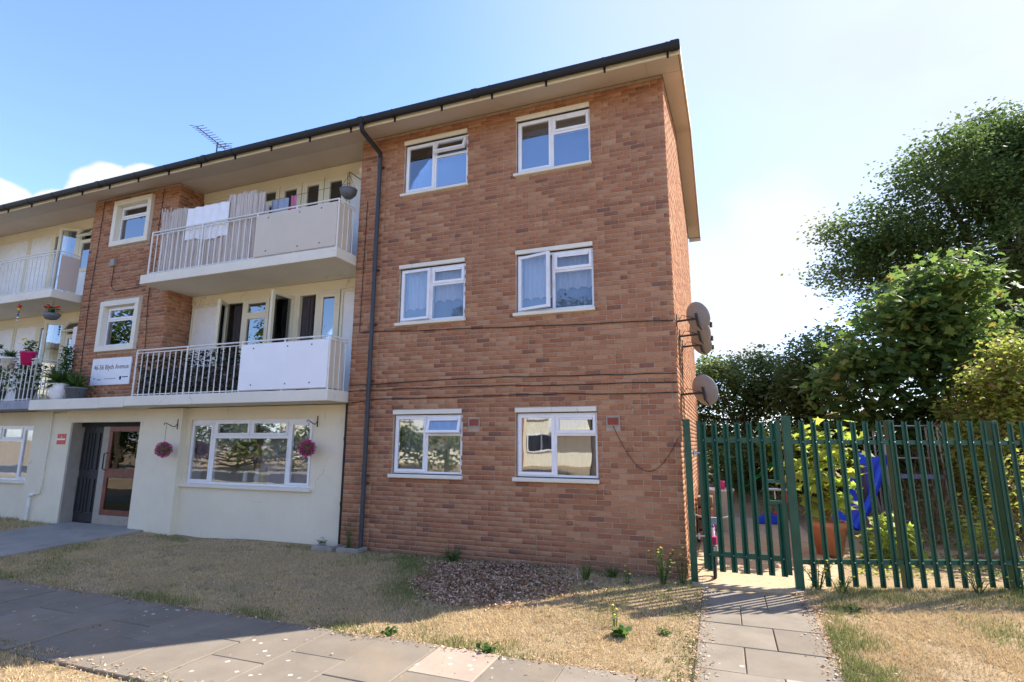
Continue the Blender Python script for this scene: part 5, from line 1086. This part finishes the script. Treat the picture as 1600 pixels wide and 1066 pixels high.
t = thing('toy_bat', (1.72, 5.2, -.17), 'red toy propped up behind the gate post', 'toy'); MB().tube([(1.60, 5.2, -.17), (1.68, 5.2, .30), (1.74, 5.2, .38)], .012, 6).build('stick', MT['twig'], t); MB().box(1.68, 1.90, 5.17, 5.23, .36, .50, Matrix.Translation((1.7, 5.2, .4)) @ Matrix.Rotation(R(-35), 4, 'Y') @ Matrix.Translation((-1.7, -5.2, -.4))).build('paddle', MT['redpl'], t, .02)
for k, (x, y, s, mt, lb) in enumerate(((4.55, 3.2, .12, 'whitepot', 'crumpled white bag lying among the weeds'), (3.95, 2.9, .08, 'whitepot', 'small white carton on the garden soil'), (4.9, 3.0, .12, 'towel', 'pale blue plastic scrap behind the right pales'))):
    b = MB(); rr_ = random.Random(k); b.lathe([(0, 0), (s, .02), (s*.9, s*.6), (s*.5, s), (0, s*1.05)], (x, y, float(gz(x, y))), 9, False); b.v = [(p[0]+rr_.uniform(-.02, .02), p[1]+rr_.uniform(-.02, .02), p[2]+rr_.uniform(-.01, .02)) for p in b.v]; o = b.build('litter', MT[mt]); tag(o, lb, 'litter', 'litter in the garden')
t = MB().box(3.75, 4.45, 2.62, 2.74, -.17, -.07, Matrix.Translation((4.1, 2.7, 0)) @ Matrix.Rotation(R(20), 4, 'Z') @ Matrix.Translation((-4.1, -2.7, 0))).build('timber_sleeper', MT['twig'], None, .01); tag(t, 'weathered timber sleeper edging the garden bed', 'sleeper')

HG = [(-14-2.3*k, -18.4+.4*(k % 3), 1.1+.35*(k % 4), 1.5) for k in range(14)]
# ------------------------------------------------------------------ what the panes reflect: the block opposite and trees by the road
OB = thing('opposite_block', (-6, -36, -.26), 'cream and brick block across the road, seen in the window reflections', 'apartment block')
MB().box(-40, 26, -42, -34.2, -.3, 8.2).build('wall', MT['cream'], OB); MB().box(-41, 27, -42.5, -33.4, 8.2, 8.6).build('roof', MT['roof'], OB)
bm_ = MB().box(-1.1, 1.1, -.05, .12, -.65, .65).mesh('window', MT['upvc']); gm_ = MB().box(-1.0, -.05, .125, .13, -.55, .55).box(.05, 1.0, .125, .13, -.55, .55).mesh('pane', MT['wired'])
for fl in range(3):
    for k in range(11):
        x = -37+6*k; w = place('window', bm_, OB, (x, -34.2, 1.5+2.5*fl)); o = bpy.data.objects.new('pane', gm_); link(o, w)
    if fl:
        for k in range(5): MB().box(-36+12*k, -30+12*k, -34.2, -33.0, 2.45*fl-.1, 2.45*fl+.12).build('balcony_slab', MT['slabpaint'], OB); MB().box(-36+12*k, -33+12*k, -33.05, -33.0, 2.45*fl+.2, 2.45*fl+1.05).build('balcony_panel', MT['whitepanel'], OB)
for k in range(5): MB().box(-29.5+12*k, -26.5+12*k, -34.2, -34.0, -.3, 8.1).build('brick_pier', MT['brick'], OB)
for k, (x, y, h) in enumerate(((-6, -21, 8.5), (-15, -22, 9.5), (-25, -17, 9), (-33, -14, 9))):
    rr = random.Random(k); lb = [(x+rr.uniform(-1.4, 1.4), y+rr.uniform(-1.4, 1.4), h*(.55+.1*j), rr.uniform(1.0, 1.7)) for j in range(5)]
    tree('street_tree', (x, y, -.3), lb, ('first', 'second', 'third', 'fourth')[k]+' roadside tree from the right, behind the camera', 'tree', 'leafsyc', 420, 12, .26, OVAL, .3, 60+k, .14, (x, y, h*.7), 'street trees behind the camera', twigs=40)
tree('roadside_hedge', (-28, -18.2, -.3), HG, 'long dark hedge on the far side of the road, seen in the bay window', 'hedge', 'leafhedge', 1500, 10, .26, OVAL, .3, 70, .10, (-28, -18.2, 1.2), twigs=0)
